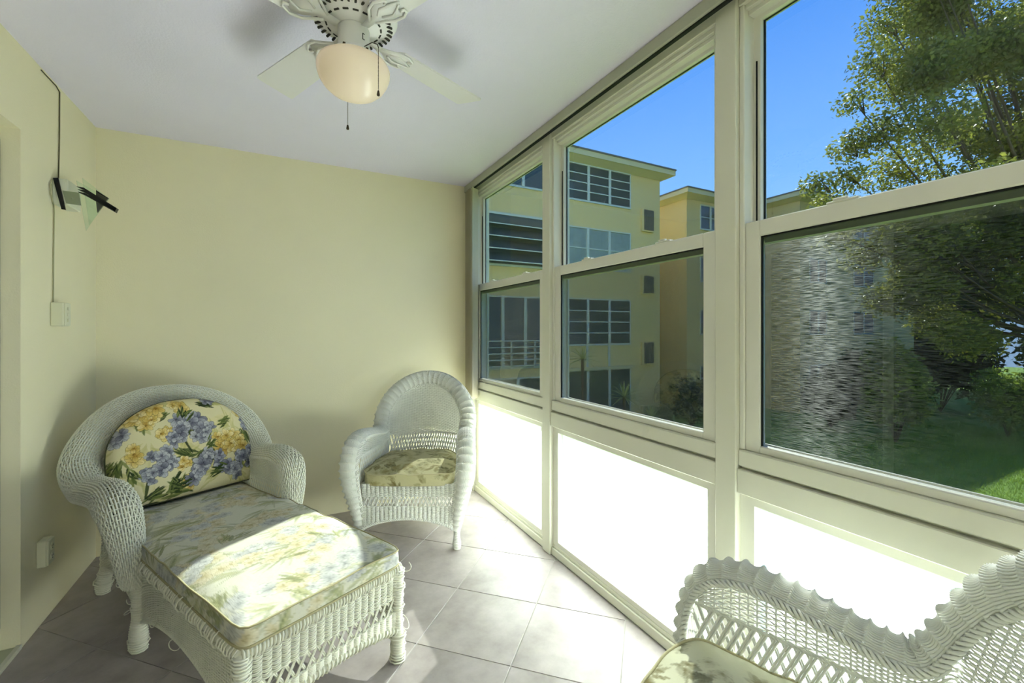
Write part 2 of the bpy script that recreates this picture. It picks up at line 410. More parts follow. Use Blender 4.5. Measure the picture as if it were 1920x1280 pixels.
for i, (a, b) in enumerate(bays):
    W = thing('window_%d' % (i+1), wl_lab[i], None, (XW, a, 0), kind='structure'); w = b-a
    X = lambda x: x-XW
    # outer frame: jambs, header, sill, transom and kerb, each a piece
    for y0, y1 in ((0, .018), (w-.018, w)):
        MB().bbox(X(1.378), X(1.475), y0, y1, .885, 2.385).build('jamb', M_SASH, W)
    MB().bbox(X(1.372), X(1.49), 0, w, 2.385, 2.44).build('header', M_TRIM, W)
    for q, (x0, z0, z1) in enumerate(((1.385, 2.368, 2.385), (1.40, 2.352, 2.368))): MB().bbox(X(x0), X(1.475), .018, w-.018, z0, z1, .002).build('head_step', M_SASH, W)
    MB().bbox(X(1.372), X(1.50), 0, w, .829, .885, .004).build('sill', M_TRIM, W)
    MB().box(X(1.392), X(1.48), 0, w, .820, .829).build('shadow_gap', M_TRIM, W)
    MB().bbox(X(1.366), X(1.49), 0, w, .738, .820, .003).build('transom', M_TRIM, W)
    MB().bbox(X(1.372), X(1.49), 0, w, 0, .045, .004).build('kerb', M_TRIM, W)
    MB().bbox(X(1.380), X(1.49), 0, w, .045, .062, .003).build('kerb', M_TRIM, W)
    # frosted lower light
    fr = MB().box(X(1.385), X(1.45), 0, .05, .062, .738).box(X(1.385), X(1.45), w-.05, w, .062, .738).box(X(1.385), X(1.45), .05, w-.05, .062, .086).box(X(1.385), X(1.45), .05, w-.05, .706, .738).build('lower_frame', M_SASH, W)
    MB().add([(X(1.418), .048, .082), (X(1.418), w-.048, .082), (X(1.418), w-.048, .71), (X(1.418), .048, .71)], [(0, 3, 2, 1)]).build('frosted_pane', M_FROST, fr)
    # upper sash
    us = MB().box(X(1.43), X(1.462), .018, .042, 1.58, 2.352).box(X(1.43), X(1.462), w-.042, w-.018, 1.58, 2.352).box(X(1.43), X(1.462), .042, w-.042, 2.338, 2.352).box(X(1.43), X(1.462), .042, w-.042, 1.58, 1.635).build('upper_sash', M_SASH, W)
    MB().box(X(1.444), X(1.448), .040, w-.040, 1.63, 2.342).build('pane', M_GLASS, us)
    MB().box(X(1.4485), X(1.4515), .040, .047, 1.63, 2.342).box(X(1.4485), X(1.4515), w-.047, w-.040, 1.63, 2.342).box(X(1.4485), X(1.4515), .04, w-.04, 2.335, 2.342).build('gasket', M_GASK, us)
    # lower sash
    g0, g1 = .070, w-.068
    ls = MB().bbox(X(1.385), X(1.415), .018, g0, .885, 1.649).bbox(X(1.385), X(1.415), g1, w-.018, .885, 1.649).bbox(X(1.385), X(1.415), g0, g1, 1.597, 1.649).bbox(X(1.385), X(1.415), g0, g1, .885, .909).build('lower_sash', M_SASH, W)
    MB().box(X(1.400), X(1.404), g0-.004, g1+.004, .905, 1.600).build('pane', M_GLASS, ls)
    MB().box(X(1.392), X(1.399), g0, g0+.004, .909, 1.597).box(X(1.392), X(1.399), g1-.004, g1, .909, 1.597).box(X(1.392), X(1.399), g0, g1, 1.592, 1.597).build('gasket', M_GASK, ls)
    for fy in (.25, .72):
        MB().bbox(X(1.388), X(1.412), w*fy-.04, w*fy+.04, 1.649, 1.656, .002).bbox(X(1.391), X(1.405), w*fy-.012, w*fy+.025, 1.656, 1.664, .002).build('sash_lock', M_SASH, ls)
    MB().tube([(X(1.428), w-.03, 1.66), (X(1.428), w-.03, 2.2)], .003).build('balance_cord', M_GASK, W)
    # insect screen outside the lower sash
    sc = MB().box(X(1.466), X(1.474), .018, .03, .885, 1.63).box(X(1.466), X(1.474), w-.03, w-.018, .885, 1.63).box(X(1.466), X(1.474), .03, w-.03, 1.60, 1.63).box(X(1.466), X(1.474), .03, w-.03, .885, .90).build('screen_frame', M_SASH, W)
    MB().add([(X(1.47), .028, .898), (X(1.47), w-.028, .898), (X(1.47), w-.028, 1.602), (X(1.47), .028, 1.602)], [(0, 3, 2, 1)]).build('screen_mesh', M_SCREEN, sc)

# ------------------------------------------------------------------ vertical blind stacked in the corner
vb = thing('vertical_blind', 'cream vertical blind stacked in the far corner on a ceiling track', 'blind', (1.30, 3.2, H))
MB().bbox(0, .036, YF+.01-3.2, .105, -.052, -.0, .003).build('headrail', M_TRACK, vb)
MB().box(.010, .026, YF+.01-3.2, .10, -.057, -.052).build('track_slot', M_GASK, vb)
vane_y = [.062, .042, .022, .002, -.018, -.038, -.058, -.078]
for k, yy in enumerate(vane_y):
    ang = math.radians(33+rng.uniform(-5, 5)); hw = .043; pts = []
    n = 7; V = []; F = []
    for z in np.linspace(-.062, -1.68, 8):
        for t in np.linspace(-1, 1, n):
            x = hw*t; b = .007*(1-t*t)
            V.append((.016+x*math.cos(ang)-b*math.sin(ang), yy+x*math.sin(ang)+b*math.cos(ang)-.004, z))
    for r in range(7):
        for c in range(n-1): F.append((r*n+c, r*n+c+1, (r+1)*n+c+1, (r+1)*n+c))
    MB().add(V, F).build('vane', M_BLIND, vb, True)

# ------------------------------------------------------------------ painted fabrics (flat prints stored on the cloth)
class Canvas:
    def __init__(s, w, h, bg, res=460, seed=1):
        s.res = res; s.W = int(w*res); s.H = int(h*res); s.w = w; s.h = h; s.r = np.random.default_rng(seed)
        s.a = np.ones((s.H, s.W, 3))*np.array(bg)
    def _box(s, x, y, R):
        x0, x1 = max(0, int((x-R)*s.res)), min(s.W, int((x+R)*s.res)+1); y0, y1 = max(0, int((y-R)*s.res)), min(s.H, int((y+R)*s.res)+1)
        if x1 <= x0 or y1 <= y0: return None
        Y, X = np.mgrid[y0:y1, x0:x1]; return (slice(y0, y1), slice(x0, x1)), X/s.res-x, Y/s.res-y
    def ell(s, x, y, a, b, ang, cin, ced, alpha=1, line=None):
        r = s._box(x, y, max(a, b))
        if r is None: return
        sl, X, Y = r; u = (X*math.cos(ang)+Y*math.sin(ang))/a; v = (-X*math.sin(ang)+Y*math.cos(ang))/b
        q = u*u+v*v; m = np.clip((1-q)/.12, 0, 1)[..., None]*alpha
        t = np.clip(.5+.55*u, 0, 1)[..., None]; col = np.array(cin)*t+np.array(ced)*(1-t)
        if line is not None:
            e = np.clip((q-.66)/.2, 0, 1)[..., None]*.8; col = col*(1-e)+np.array(line)*e
            vv = (np.abs(v) < .08)[..., None]*.25; col = col*(1-vv)+np.array(line)*vv
        s.a[sl] = s.a[sl]*(1-m)+col*m
    def leaf(s, x, y, L, wd, ang, col, col2, alpha=1):
        r = s._box(x+math.cos(ang)*L/2, y+math.sin(ang)*L/2, L*.62)
        if r is None: return
        sl, X, Y = r; X = X+math.cos(ang)*L/2; Y = Y+math.sin(ang)*L/2
        u = (X*math.cos(ang)+Y*math.sin(ang))/L; v = (-X*math.sin(ang)+Y*math.cos(ang))/wd
        prof = np.clip(4*u*(1-u), 0, 1)**.8; m = np.clip((prof-np.abs(v))/.2, 0, 1)*(u > 0)*(u < 1)*alpha; m = m[..., None]
        t = (.5+.5*np.sin(v*4+u*9))[..., None]; c = np.array(col)*t+np.array(col2)*(1-t); s.a[sl] = s.a[sl]*(1-m)+c*m
    def flower(s, x, y, R, pal, alpha=1, n=None):
        n = n or int(s.r.integers(6, 10)); a0 = s.r.uniform(0, 6.3)
        order = s.r.permutation(n)
        for k in order:
            a = a0+2*PI*k/n+s.r.uniform(-.3, .3); d = R*s.r.uniform(.3, .62)
            lt, dk, ln = pal[int(s.r.integers(len(pal)))]
            s.ell(x+d*math.cos(a), y+d*math.sin(a), R*s.r.uniform(.38, .55), R*s.r.uniform(.26, .38), a, lt, dk, alpha, ln)
        lt, dk, ln = pal[0]; s.ell(x, y, R*.22, R*.17, a0, dk, ln, alpha)
    def cluster(s, x, y, R, k, pal, alpha=1, fr=.042):
        for i in range(k):
            a = s.r.uniform(0, 6.3); d = R*math.sqrt(s.r.uniform(0, 1)); s.flower(x+d*math.cos(a), y+d*math.sin(a), fr*s.r.uniform(.75, 1.2), pal, alpha)
    def spray(s, x, y, ang, n, L, pal, alpha=1, spread=1.0, wd=.006):
        for i in range(n):
            c = pal[int(s.r.integers(len(pal)))]; c2 = pal[int(s.r.integers(len(pal)))]
            s.leaf(x+s.r.normal(0, .012), y+s.r.normal(0, .012), L*s.r.uniform(.6, 1.2), wd*s.r.uniform(.7, 1.5), ang+s.r.normal(0, spread*.5), c, c2, alpha)
    def sample(s, x, y):
        i = np.clip((y*s.res).astype(int), 0, s.H-1); j = np.clip((x*s.res).astype(int), 0, s.W-1); return s.a[i, j]

YEL = [(rgb(240, 222, 150), rgb(205, 165, 78), rgb(120, 92, 40)), (rgb(246, 232, 176), rgb(214, 184, 100), rgb(140, 110, 50)), (rgb(232, 206, 120), rgb(186, 144, 62), rgb(104, 80, 36))]
BLU = [(rgb(206, 205, 206), rgb(136, 136, 148), rgb(66, 64, 74)), (rgb(184, 184, 190), rgb(106, 106, 124), rgb(46, 46, 58)), (rgb(150, 150, 160), rgb(78, 78, 96), rgb(34, 34, 44))]
GRN = [rgb(98, 110, 58), rgb(60, 74, 40), rgb(140, 146, 84), rgb(40, 52, 34)]

def grid_mesh(name, V, nu, nv, cols, m, parent=None, wrap=False):
    """nu x nv vertex grid -> one smooth mesh with printed colours"""
    i, j = np.meshgrid(np.arange(nu-1), np.arange(nv-1), indexing='ij'); b = i*nv+j
    Q = np.stack([b, b+nv, b+nv+1, b+1], -1).reshape(-1, 4).astype(np.int32)
    v = V.reshape(-1, 3).astype(np.float32); me = bpy.data.meshes.new(name)
    me.vertices.add(len(v)); me.vertices.foreach_set('co', v.ravel()); me.loops.add(Q.size); me.loops.foreach_set('vertex_index', Q.ravel())
    me.polygons.add(len(Q)); me.polygons.foreach_set('loop_start', np.arange(len(Q), dtype=np.int32)*4); me.polygons.foreach_set('use_smooth', np.ones(len(Q), dtype=bool))
    me.materials.append(m); me.update(calc_edges=True)
    at = me.attributes.new('print', 'FLOAT_COLOR', 'POINT'); c = np.ones((len(v), 4), np.float32); c[:, :3] = cols.reshape(-1, 3); at.data.foreach_set('color', c.ravel())
    return link(name, me, parent)

def box_cushion(name, outline, thick, dome, cv, parent, nr=120, nt=360, crown_p=3.0, wr=.002, seed=3, org=(0, 0), skirt=.0):
    """box cushion: outline(theta)->(x,y) closed curve about its centre; welt at top and bottom edge"""
    r = np.random.default_rng(seed); th = np.linspace(0, 2*PI, nt); ox, oy = outline(th)
    rings = []; nside = 14
    fr = np.linspace(0, 1, nr)
    ph = r.uniform(0, 6.3, 6)
    for f in fr:                                        # top, centre to edge
        x = ox*f; y = oy*f
        z = thick+dome*(1-f**crown_p)+wr*f*(np.sin(9*th+ph[0])+.7*np.sin(17*th+ph[1]))*(f**3)+wr*.8*np.sin(14*x+ph[2])*np.sin(11*y+ph[3])
        rings.append(np.stack([x, y, z], 1))
    zed = rings[-1][:, 2]
    for k in range(1, nside+1):                          # side
        t = k/nside; bul = 1+.006*math.sin(PI*t)+wr*.6*np.sin(13*th+ph[4])*math.sin(PI*t)
        rings.append(np.stack([ox*bul, oy*bul, zed*(1-t)+.0*t], 1))
    rings.append(np.stack([ox*0, oy*0, zed*0], 1))
    V = np.stack(rings)                                   # (R,nt,3)
    px = V[..., 0]-org[0]; py = V[..., 1]-org[1]
    drop = np.concatenate([np.zeros(nr), np.linspace(0, thick, nside), [thick]])[:, None]
    nrm = np.sqrt(ox**2+oy**2)+1e-9
    cols = cv.sample(px+(ox/nrm)[None]*drop, py+(oy/nrm)[None]*drop)
    o = grid_mesh(name, V, V.shape[0], nt, cols, M_PRINT, parent)
    return o, V[nr-1], V[nr+nside-1]
def rrect(hx, hy, p=7):
    def f(t):
        c, s = np.cos(t), np.sin(t); q = (np.abs(c/hx)**p+np.abs(s/hy)**p)**(-1/p); return c*q, s*q
    return f

# ------------------------------------------------------------------ wicker seats
def rim_path(W, D, arm, zb, Wa, Ha, z0, tilt, yb):
    left = list(arm); O = [(-1, 0, 0)]*len(left)
    arch = []
    for ph in (12, 30, 50, 70, 90, 110, 130, 150, 168):
        a = math.radians(ph); x = -Wa*math.cos(a); z = zb+Ha*math.sin(a); arch.append((x, yb(x, z), z)); O.append((-math.cos(a), 0, math.sin(a)))
    right = [(-x, y, z) for x, y, z in left[::-1]]; O += [(1, 0, 0)]*len(right)
    P = catmull(left+arch+right, 20); OO = catmull(O, 20)
    d = np.r_[0, np.cumsum(np.linalg.norm(np.diff(P, axis=0), axis=1))]; n = int(d[-1]/.006)
    t = np.linspace(0, d[-1], n); P = np.stack([np.interp(t, d, P[:, i]) for i in range(3)], 1); OO = np.stack([np.interp(t, d, OO[:, i]) for i in range(3)], 1)
    T = np.gradient(P, axis=0); T /= np.linalg.norm(T, axis=1, keepdims=True)
    OO -= (OO*T).sum(1, keepdims=True)*T; OO /= np.linalg.norm(OO, axis=1, keepdims=True); Z = np.cross(T, OO)
    return P, OO, Z, t/d[-1], d[-1]

def wicker_shell(root, kind, m):
    chaise = kind == 'chaise'
    if chaise:
        W, D, Wa, zb, Ha, seat = .278, .60, .315, .60, .275, .36
        arm = [(-W, .0, .27), (-W, -.012, .40), (-W, .0, .50), (-W, .04, .575), (-W, .12, .605), (-W, .22, .598), (-W-.004, .32, .585), (-W-.015, .41, .59)]
        B, Hb = .135, .062; tilt = .30
    else:
        W, D, Wa, zb, Ha, seat = .250, .64, .258, .645, .245, .385
        arm = [(-W+.035, .035, .12), (-W+.028, .012, .25), (-W+.01, .0, .40), (-W, .012, .51), (-W, .055, .588), (-W, .13, .622), (-W, .22, .620), (-W, .33, .602), (-W, .43, .585), (-W-.002, .50, .597)]
        B, Hb = .100, .042; tilt = .26
    yb = lambda x, z: D-.11*(x/Wa)**2+tilt*(z-.60)
    FL = .0 if chaise else .045
    Wf = lambda y: W+FL*np.clip(1-np.asarray(y)/.44, 0, 1.1)
    arm = [(x-FL*min(1.1, max(0, 1-y/.44)), y, z) for x, y, z in arm]
    P, O, Z, sp, L = rim_path(W, D, arm, zb, Wa, Ha, .12, tilt, yb)
    # band width tapers to the leg at both ends and is slimmer over the arch
    ends = np.minimum(sp, 1-sp)*L
    mid = np.abs(sp-.5)*L
    tap = .45+.55*np.clip(ends/.33, 0, 1)**.8
    slim = 1-(.20 if chaise else .08)*np.clip(1-mid/.5, 0, 1)
    def interp(A, U): return np.stack([np.interp(U, sp, A[:, i]) for i in range(3)], -1)
    def roll(U, V):
        c = interp(P, U); o = interp(O, U); z = interp(Z, U); k = (np.interp(U, sp, tap)*np.interp(U, sp, slim))[..., None]
        t = np.clip(V, -.02, 1.2)[..., None]*PI
        return c+o*(B*k*.5*(1-np.cos(t)))+z*(Hb*k*np.sin(t))
    # --- rolled rim
    qb = QB()
    if chaise: weave(qb, roll, 24, int(L/.0150), .0028, .0027, .0035, 'alt', 4, True, v=(0, 1.12), stake=.0032)
    else: weave(qb, roll, 29, int(L/.036), .0066, .0026, .0030, 'dome', 10, True, v=(0, 1.16), stakes=False)
    qb.build('rolled_rim', m, root)
    qb = QB(); braid(qb, P+Z*.004, Z, .007 if not chaise else .005, .0045 if not chaise else .0035, .04)
    e2 = roll(sp, np.full_like(sp, 1.12)); braid(qb, e2, O, .005, .004, .04); qb.build('braid', m, root)
    # --- inner arm panels: close weave above an open lattice
    armP = P[(P[:, 1] < yb(Wa, .58)+.0) & (P[:, 0] < 0) & (P[:, 2] > .45)]
    ys = armP[:, 1]; zs = armP[:, 2]; o_ = np.argsort(ys); ys, zs = ys[o_], zs[o_]
    top = lambda y: np.interp(y, ys, zs)
    ya, yc = ys[0]+.004, yb(W, .6)-.0
    for sgn in (-1, 1):
        lat = .535 if not chaise else .50
        f1 = lambda U, V, s=sgn: np.stack([s*(Wf(ya+U*(yc-ya))-.002), ya+U*(yc-ya), np.minimum(lat+V*(top(ya+U*(yc-ya))-lat), top(ya+U*(yc-ya)))], -1)
        f2 = lambda U, V, s=sgn: np.stack([s*(Wf(ya+U*(yc-ya))-.002), ya+U*(yc-ya), np.minimum(seat+V*(lat-seat), top(ya+U*(yc-ya))-.004)], -1)
        qb = QB(); weave(qb, f1, 13, 24 if not chaise else 34, .0034, .0026, .0026, 'alt', 4, sgn > 0, u=(.06, 1), stake=.0028); qb.build('arm_panel', m, root)
        qb = QB(); lattice(qb, f2, 27, .125, .0024, sgn > 0, pair=.013 if not chaise else .011); braid(qb, f2(np.linspace(.04, 1, 60), np.ones(60)), np.tile([sgn*1.0, 0, 0], (60, 1)), .003, .0028, .03); qb.build('arm_lattice', m, root)
    # --- back panel: vertical ribs, open lattice at its foot
    zlat = .555 if not chaise else .50; ztop = zb+Ha-.004
    def bk(U, V):
        z = zlat+V*(ztop-zlat); xm = np.where(z > zb, Wa*np.sqrt(np.clip(1-((z-zb)/Ha)**2, .0, 1)), W+(Wa-W)*np.clip((z-zlat)/(zb-zlat), 0, 1)); x = (2*U-1)*xm
        return np.stack([x, yb(x, z)+0*x, z], -1)
    qb = QB(); nw = 62; K = 150
    V, U = np.meshgrid(np.linspace(0, 1, nw), np.linspace(0, 1, K), indexing='ij'); c = bk(U, V); pit = .017 if not chaise else .02
    ph = c[..., 0]/pit*PI; row = np.arange(nw)[:, None]
    c[..., 1] -= .0022*np.cos(ph+PI*(row % 2))+.0022*np.abs(np.sin(ph)); n_ = np.zeros_like(c); n_[..., 1] = -1
    qb.strands(c, n_, .0022, .0028)
    for x in np.arange(-int(Wa/pit)*pit, Wa, pit):
        zt = zb+Ha*math.sqrt(max(0, 1-(x/Wa)**2)) if abs(x) < Wa else zb
        zz = np.linspace(seat if abs(x) < W else zb, zt, 14); cc = np.stack([np.full(14, x), yb(x, zz), zz], -1)[None]; nn = np.zeros_like(cc); nn[..., 1] = -1; 
        cc[..., 1] += .002; zmask = zz > zlat-.01
        if zmask.sum() > 2: qb.strands(cc[:, zmask], nn[:, zmask], .0025, .004)
    qb.build('back_panel', m, root)
    bl = lambda U, V: np.stack([(2*U-1)*W, yb((2*U-1)*W, seat+V*(zlat-seat)), seat+V*(zlat-seat)], -1)
    qb = QB(); lattice(qb, bl, 34, .10, .0024, False, pair=.011); t = np.linspace(0, 1, 90); braid(qb, bl(t, np.ones(90)), np.tile([0, -1., 0], (90, 1)), .003, .003, .03); qb.build('back_lattice', m, root)
    # --- outer side panels and lower back panel
    zl = .125 if not chaise else .15
    yo = D-.03
    wtop = lambda y: W+B*.97
    for sgn in (-1, 1):
        def sd(U, V, s=sgn):
            y = .035+U*(yo-.035); zt = seat+.012+0*y; zbm = zl+.05*np.sin(PI*np.clip(U, 0, 1)); z = zbm+V*(zt-zbm)
            x = Wf(y)+.006+0*V
            return np.stack([s*x, y, z], -1)
        qb = QB()
        if chaise: weave(qb, sd, 38, 30, .0028, .0024, .003, 'alt', 4, sgn < 0, stake=.003)
        else: weave(qb, sd, 44, 15, .004, .0026, .003, 'rib', 6, sgn < 0, stake=.005)
        t = np.linspace(0, 1, 60); braid(qb, sd(t, np.zeros(60)), np.tile([sgn*1., 0, 0], (60, 1)), .005, .004, .04)
        qb.build('side_panel', m, root)
    lb = lambda U, V: np.stack([(2*U-1)*(W+.01), D-.02-.05*(2*U-1)**2+0*U, zl+.03*np.sin(PI*U)*(1-V)+V*(seat+.03-zl)], -1)
    qb = QB(); weave(qb, lb, 44, 18, .004, .0026, .003, 'rib', 5, True, stake=.005); qb.build('lower_back_panel', m, root)
    return float(Wf(0)), D, B, seat, P

def leg(root, x, y, h, m, r=.02, foot=.024, name='leg', splay=(0, 0), messy=.0):
    mb = MB(); path = [(x+splay[0]*(1-t), y+splay[1]*(1-t), h*t) for t in np.linspace(0, 1, 9)]
    rad = [foot*.85, foot, foot*.98, r*.9, r*.85, r*.95, r, r, r]
    o = mb.tube(path, rad, 12).build(name, m, root, True)
    qb = QB(); coil(qb, path, np.array(rad)*1.02, .0030, .0085 if not messy else .010, messy); qb.build('leg_wrap', m, o)
    return o

def make_chair(name, label, cat, loc, rz):
    t = thing(name, label, cat, loc, rz)
    W, D, B, seat, P = wicker_shell(t, 'chair', M_WICK)
    # front skirt under the seat
    fw = W-.03
    f1 = lambda U, V: np.stack([(2*U-1)*fw, .012+0*U, .318+V*(seat+.004-.318)], -1)
    f2 = lambda U, V: np.stack([(2*U-1)*fw, .014+0*U, .258+V*.06], -1)
    def f3(U, V):
        x = (2*U-1)*fw; zb = .125+.062*(1-(2*U-1)**2)**.8; return np.stack([x, .012+0*U, zb+V*(.258-zb)], -1)
    f3c = lambda U, V: f3(np.clip(U, 0, 1), V)
    f1c = lambda U, V: f1(np.clip(U, 0, 1), V)
    qb = QB(); weave(qb, f1, 13, 21, .0036, .0025, .0029, 'rib', 6, False, stake=.005); weave(qb, f3c, 20, 21, .0036, .0025, .0029, 'rib', 6, False, u=(.002, .998), stake=.005)
    qb.build('front_skirt', M_WICK, t)
    qb = QB(); lattice(qb, f2, 26, .05, .0022, False, pair=.008); s = np.linspace(0, 1, 80)
    for f, v in ((f2, 0), (f2, 1)): braid(qb, f(s, np.full(80, float(v))), np.tile([0, -1., 0], (80, 1)), .0025, .0025, .025)
    braid(qb, f3c(s*.996+.002, np.zeros(80)), np.tile([0, -1., 0], (80, 1)), .006, .0045, .035); qb.build('skirt_lattice', M_WICK, t)
    MB().prism([(-W+.012, .025, seat-.03), (W-.012, .025, seat-.03), (W-.055, D-.12, seat-.03), (-W+.055, D-.12, seat-.03)], (0, 0, .026)).build('seat_deck', M_WICK, t)
    for x, y, sp in ((-W+.010, .038, (0, 0)), (W-.010, .038, (0, 0)), (-W+.08, D-.07, (-.01, .03)), (W-.08, D-.07, (.01, .03))): leg(t, x, y, .16 if y < .1 else seat-.02, M_WICK, .019, .023, splay=sp)
    return t

FC_T = math.radians(-27.5); FC = (.645, 2.545, 0)
far_chair = make_chair('wicker_armchair', 'white wicker armchair in the far corner between yellow wall and windows', 'armchair', FC, FC_T)
NC_T = math.radians(202.3); NC = (.735, .757, 0)
near_chair = copy_tree(far_chair); near_chair.location = NC; near_chair.rotation_euler = (0, 0, NC_T)
near_chair['label'] = 'white wicker armchair cut off at the lower right, nearest the camera'

# armchair seat cushions
def toile(seed, bg, inks, w=.7, h=.7, dens=1.0):
    cv = Canvas(w, h, bg, 420, seed); r = cv.r
    for i in range(int(26*dens)):
        x, y = r.uniform(0, w), r.uniform(0, h); ink = inks[int(r.integers(len(inks)))]; al = r.uniform(.35, .8)
        cv.spray(x, y, r.uniform(0, 6.3), int(r.integers(5, 12)), .06, [ink, tuple(c*.7+.3*b for c, b in zip(ink, bg))], al, 1.6, .008)
        pal = [(bg, tuple(.45*b+.55*c for c, b in zip(ink, bg)), ink)]
        cv.cluster(r.uniform(0, w), r.uniform(0, h), .04, 3, pal, r.uniform(.4, .8), .028)
    return cv
def chair_cushion(name, label, loc, rz, cv):
    o = thing(name, label, 'cushion', loc, rz)
    def out(t):
        c, s = np.cos(t), np.sin(t); hx, hy = .262, .27; p = np.where(s > 0, 3.2, 5.0)
        q = (np.abs(c/hx)**p+np.abs(s/hy)**p)**(-1/p); return c*q*(1-.085*(s*q)/hy), s*q
    b, e1, e2 = box_cushion('cushion_body', out, .068, .036, cv, o, 90, 300, 2.6, .003, 5, (-.35, -.35))
    q = MB().tube(np.vstack([e1[:-1], e1[:1]])[::3]*np.array([1.012, 1.012, 1]), .004, 6).build('piping', mat('olive_piping', rgb(196, 188, 150), .8), o, True)
    return o
def local(loc, rz, x, y, z): return (loc[0]+x*math.cos(rz)-y*math.sin(rz), loc[1]+x*math.sin(rz)+y*math.cos(rz), z)
chair_cushion('seat_cushion', 'olive floral seat cushion on the far corner armchair', local(FC, FC_T, 0, .262, .383), FC_T,
              toile(11, rgb(196, 190, 150), [rgb(120, 108, 62), rgb(146, 134, 86), rgb(104, 100, 66)], dens=2.2))
chair_cushion('seat_cushion', 'pale sepia floral seat cushion on the nearest armchair', local(NC, NC_T, 0, .262, .383), NC_T,
              toile(14, rgb(218, 216, 188), [rgb(112, 104, 62), rgb(132, 122, 78), rgb(86, 84, 56)], dens=.9))

# ------------------------------------------------------------------ chaise longue
A_C = math.atan2(.451, .893)
CH = (-.105+.285*.893-.884*.451, 1.473+.285*.451+.884*.893, 0)
chaise = thing('wicker_chaise', 'worn white wicker chaise longue with rounded back along the yellow wall', 'chaise longue', CH, A_C)
W, D, B, seat, P = wicker_shell(chaise, 'chaise', M_WICK2)
HX = .283; LF = -.884; SZ = .345
for sgn in (-1, 1):
    def sk(U, V, s=sgn):
        y = LF+U*(-LF-.0); zb = .105+.10*np.clip(np.sin(PI*np.clip(U, 0, 1)), 0, 1)**.7; return np.stack([np.full_like(U, s*HX), y, zb+V*(SZ-zb)], -1)
    qb = QB(); weave(qb, sk, 42, 50, .0026, .0024, .0029, 'alt', 4, sgn < 0, u=(.001, .999), stake=.003, jit=.0005)
    s = np.linspace(.001, .999, 90); braid(qb, sk(s, np.zeros(90)), np.tile([sgn*1., 0, 0], (90, 1)), .006, .0042, .04); qb.build('side_skirt', M_WICK2, chaise)
    pth = [(sgn*HX, y, SZ+.012) for y in np.linspace(LF, .0, 40)]
    rl = MB().tube(pth, .017, 10).build('seat_rail', M_WICK2, chaise, True)
    qb = QB(); coil(qb, pth, .0195, .0034, .017, .55); qb.build('rail_wrap', M_WICK2, rl)
pth = [(x, LF, SZ+.012) for x in np.linspace(-HX, HX, 30)]
rl = MB().tube(pth, .017, 10).build('seat_rail', M_WICK2, chaise, True)
qb = QB(); coil(qb, pth, .0195, .0032, .011, .3); qb.build('rail_wrap', M_WICK2, rl)
e1 = lambda U, V: np.stack([(2*U-1)*HX, LF-.004+0*U-.006*V, .255+V*(SZ+.012-.255)], -1)
e2 = lambda U, V: np.stack([(2*U-1)*HX, LF+0*U, .195+V*.06], -1)
def e3(U, V):
    U = np.clip(U, 0, 1); zb = .11+.05*np.clip(1-(2*U-1)**2, 0, 1)**.7; return np.stack([(2*U-1)*HX, LF-.002+0*U, zb+V*(.195-zb)], -1)
qb = QB(); weave(qb, e1, 17, 20, .0042, .0026, .003, 'rib', 7, False, stake=.005, jit=.0003); weave(qb, e3, 16, 20, .0042, .0026, .003, 'rib', 7, False, u=(.002, .998), stake=.005)
qb.build('end_skirt', M_WICK2, chaise)
qb = QB(); lattice(qb, e2, 19, .06, .0026, False, pair=.010)
s = np.linspace(0, 1, 80)
for v in (0., 1.): braid(qb, e2(s, np.full(80, v)), np.tile([0, -1., 0], (80, 1)), .003, .003, .03)
qb.build('end_lattice', M_WICK2, chaise)
bt = e3(np.linspace(.02, .98, 40), np.zeros(40)); rl = MB().tube(bt, .011, 8).build('end_rail', M_WICK2, chaise, True)
qb = QB(); coil(qb, bt, .013, .003, .016, .3); qb.build('rail_wrap', M_WICK2, rl)
for x, y, h, r, sp, ms in ((-HX, LF, .36, .020, (0, 0), .35), (HX, LF, .36, .020, (0, 0), .5), (-W-.012, .004, .33, .024, (0, 0), .3), (W+.012, .004, .33, .024, (0, 0), .3), (-W+.03, .60, .30, .024, (-.02, .045), .4), (W-.03, .60, .30, .024, (.02, .045), .4)):
    leg(chaise, x, y, h, M_WICK2, r, r*1.25, splay=sp, messy=ms)
MB().bbox(-HX+.012, HX-.012, LF+.012, D-.06, .325, .352, .004).build('seat_deck', M_WICK2, chaise)
# broken strands hanging off the frame
qb = QB()
for k in range(16):
    if k < 6: p0 = np.array([HX+.012, LF+rng.uniform(-.01, .03), rng.uniform(.12, .36)])
    elif k < 11: p0 = np.array([-W-.03, rng.uniform(0, .05), rng.uniform(.12, .45)])
    else: p0 = np.array([-HX-.005, LF+rng.uniform(.3, .85), rng.uniform(.17, .36)])
    a = rng.uniform(0, 6.3); R = rng.uniform(.008, .022); t = np.linspace(0, rng.uniform(2.5, 5.5), 16)
    sg = 1 if k < 6 else -1
    c = p0+np.stack([sg*R*.8*(1-np.cos(t)), R*np.sin(t+a)-R*math.sin(a), -R*.9*np.sin(t)], 1); qb.strands(c[None], np.tile([0, 0, 1.], (1, 16, 1)), .0017, .0017)
qb.build('loose_strands', M_WICK2, chaise)

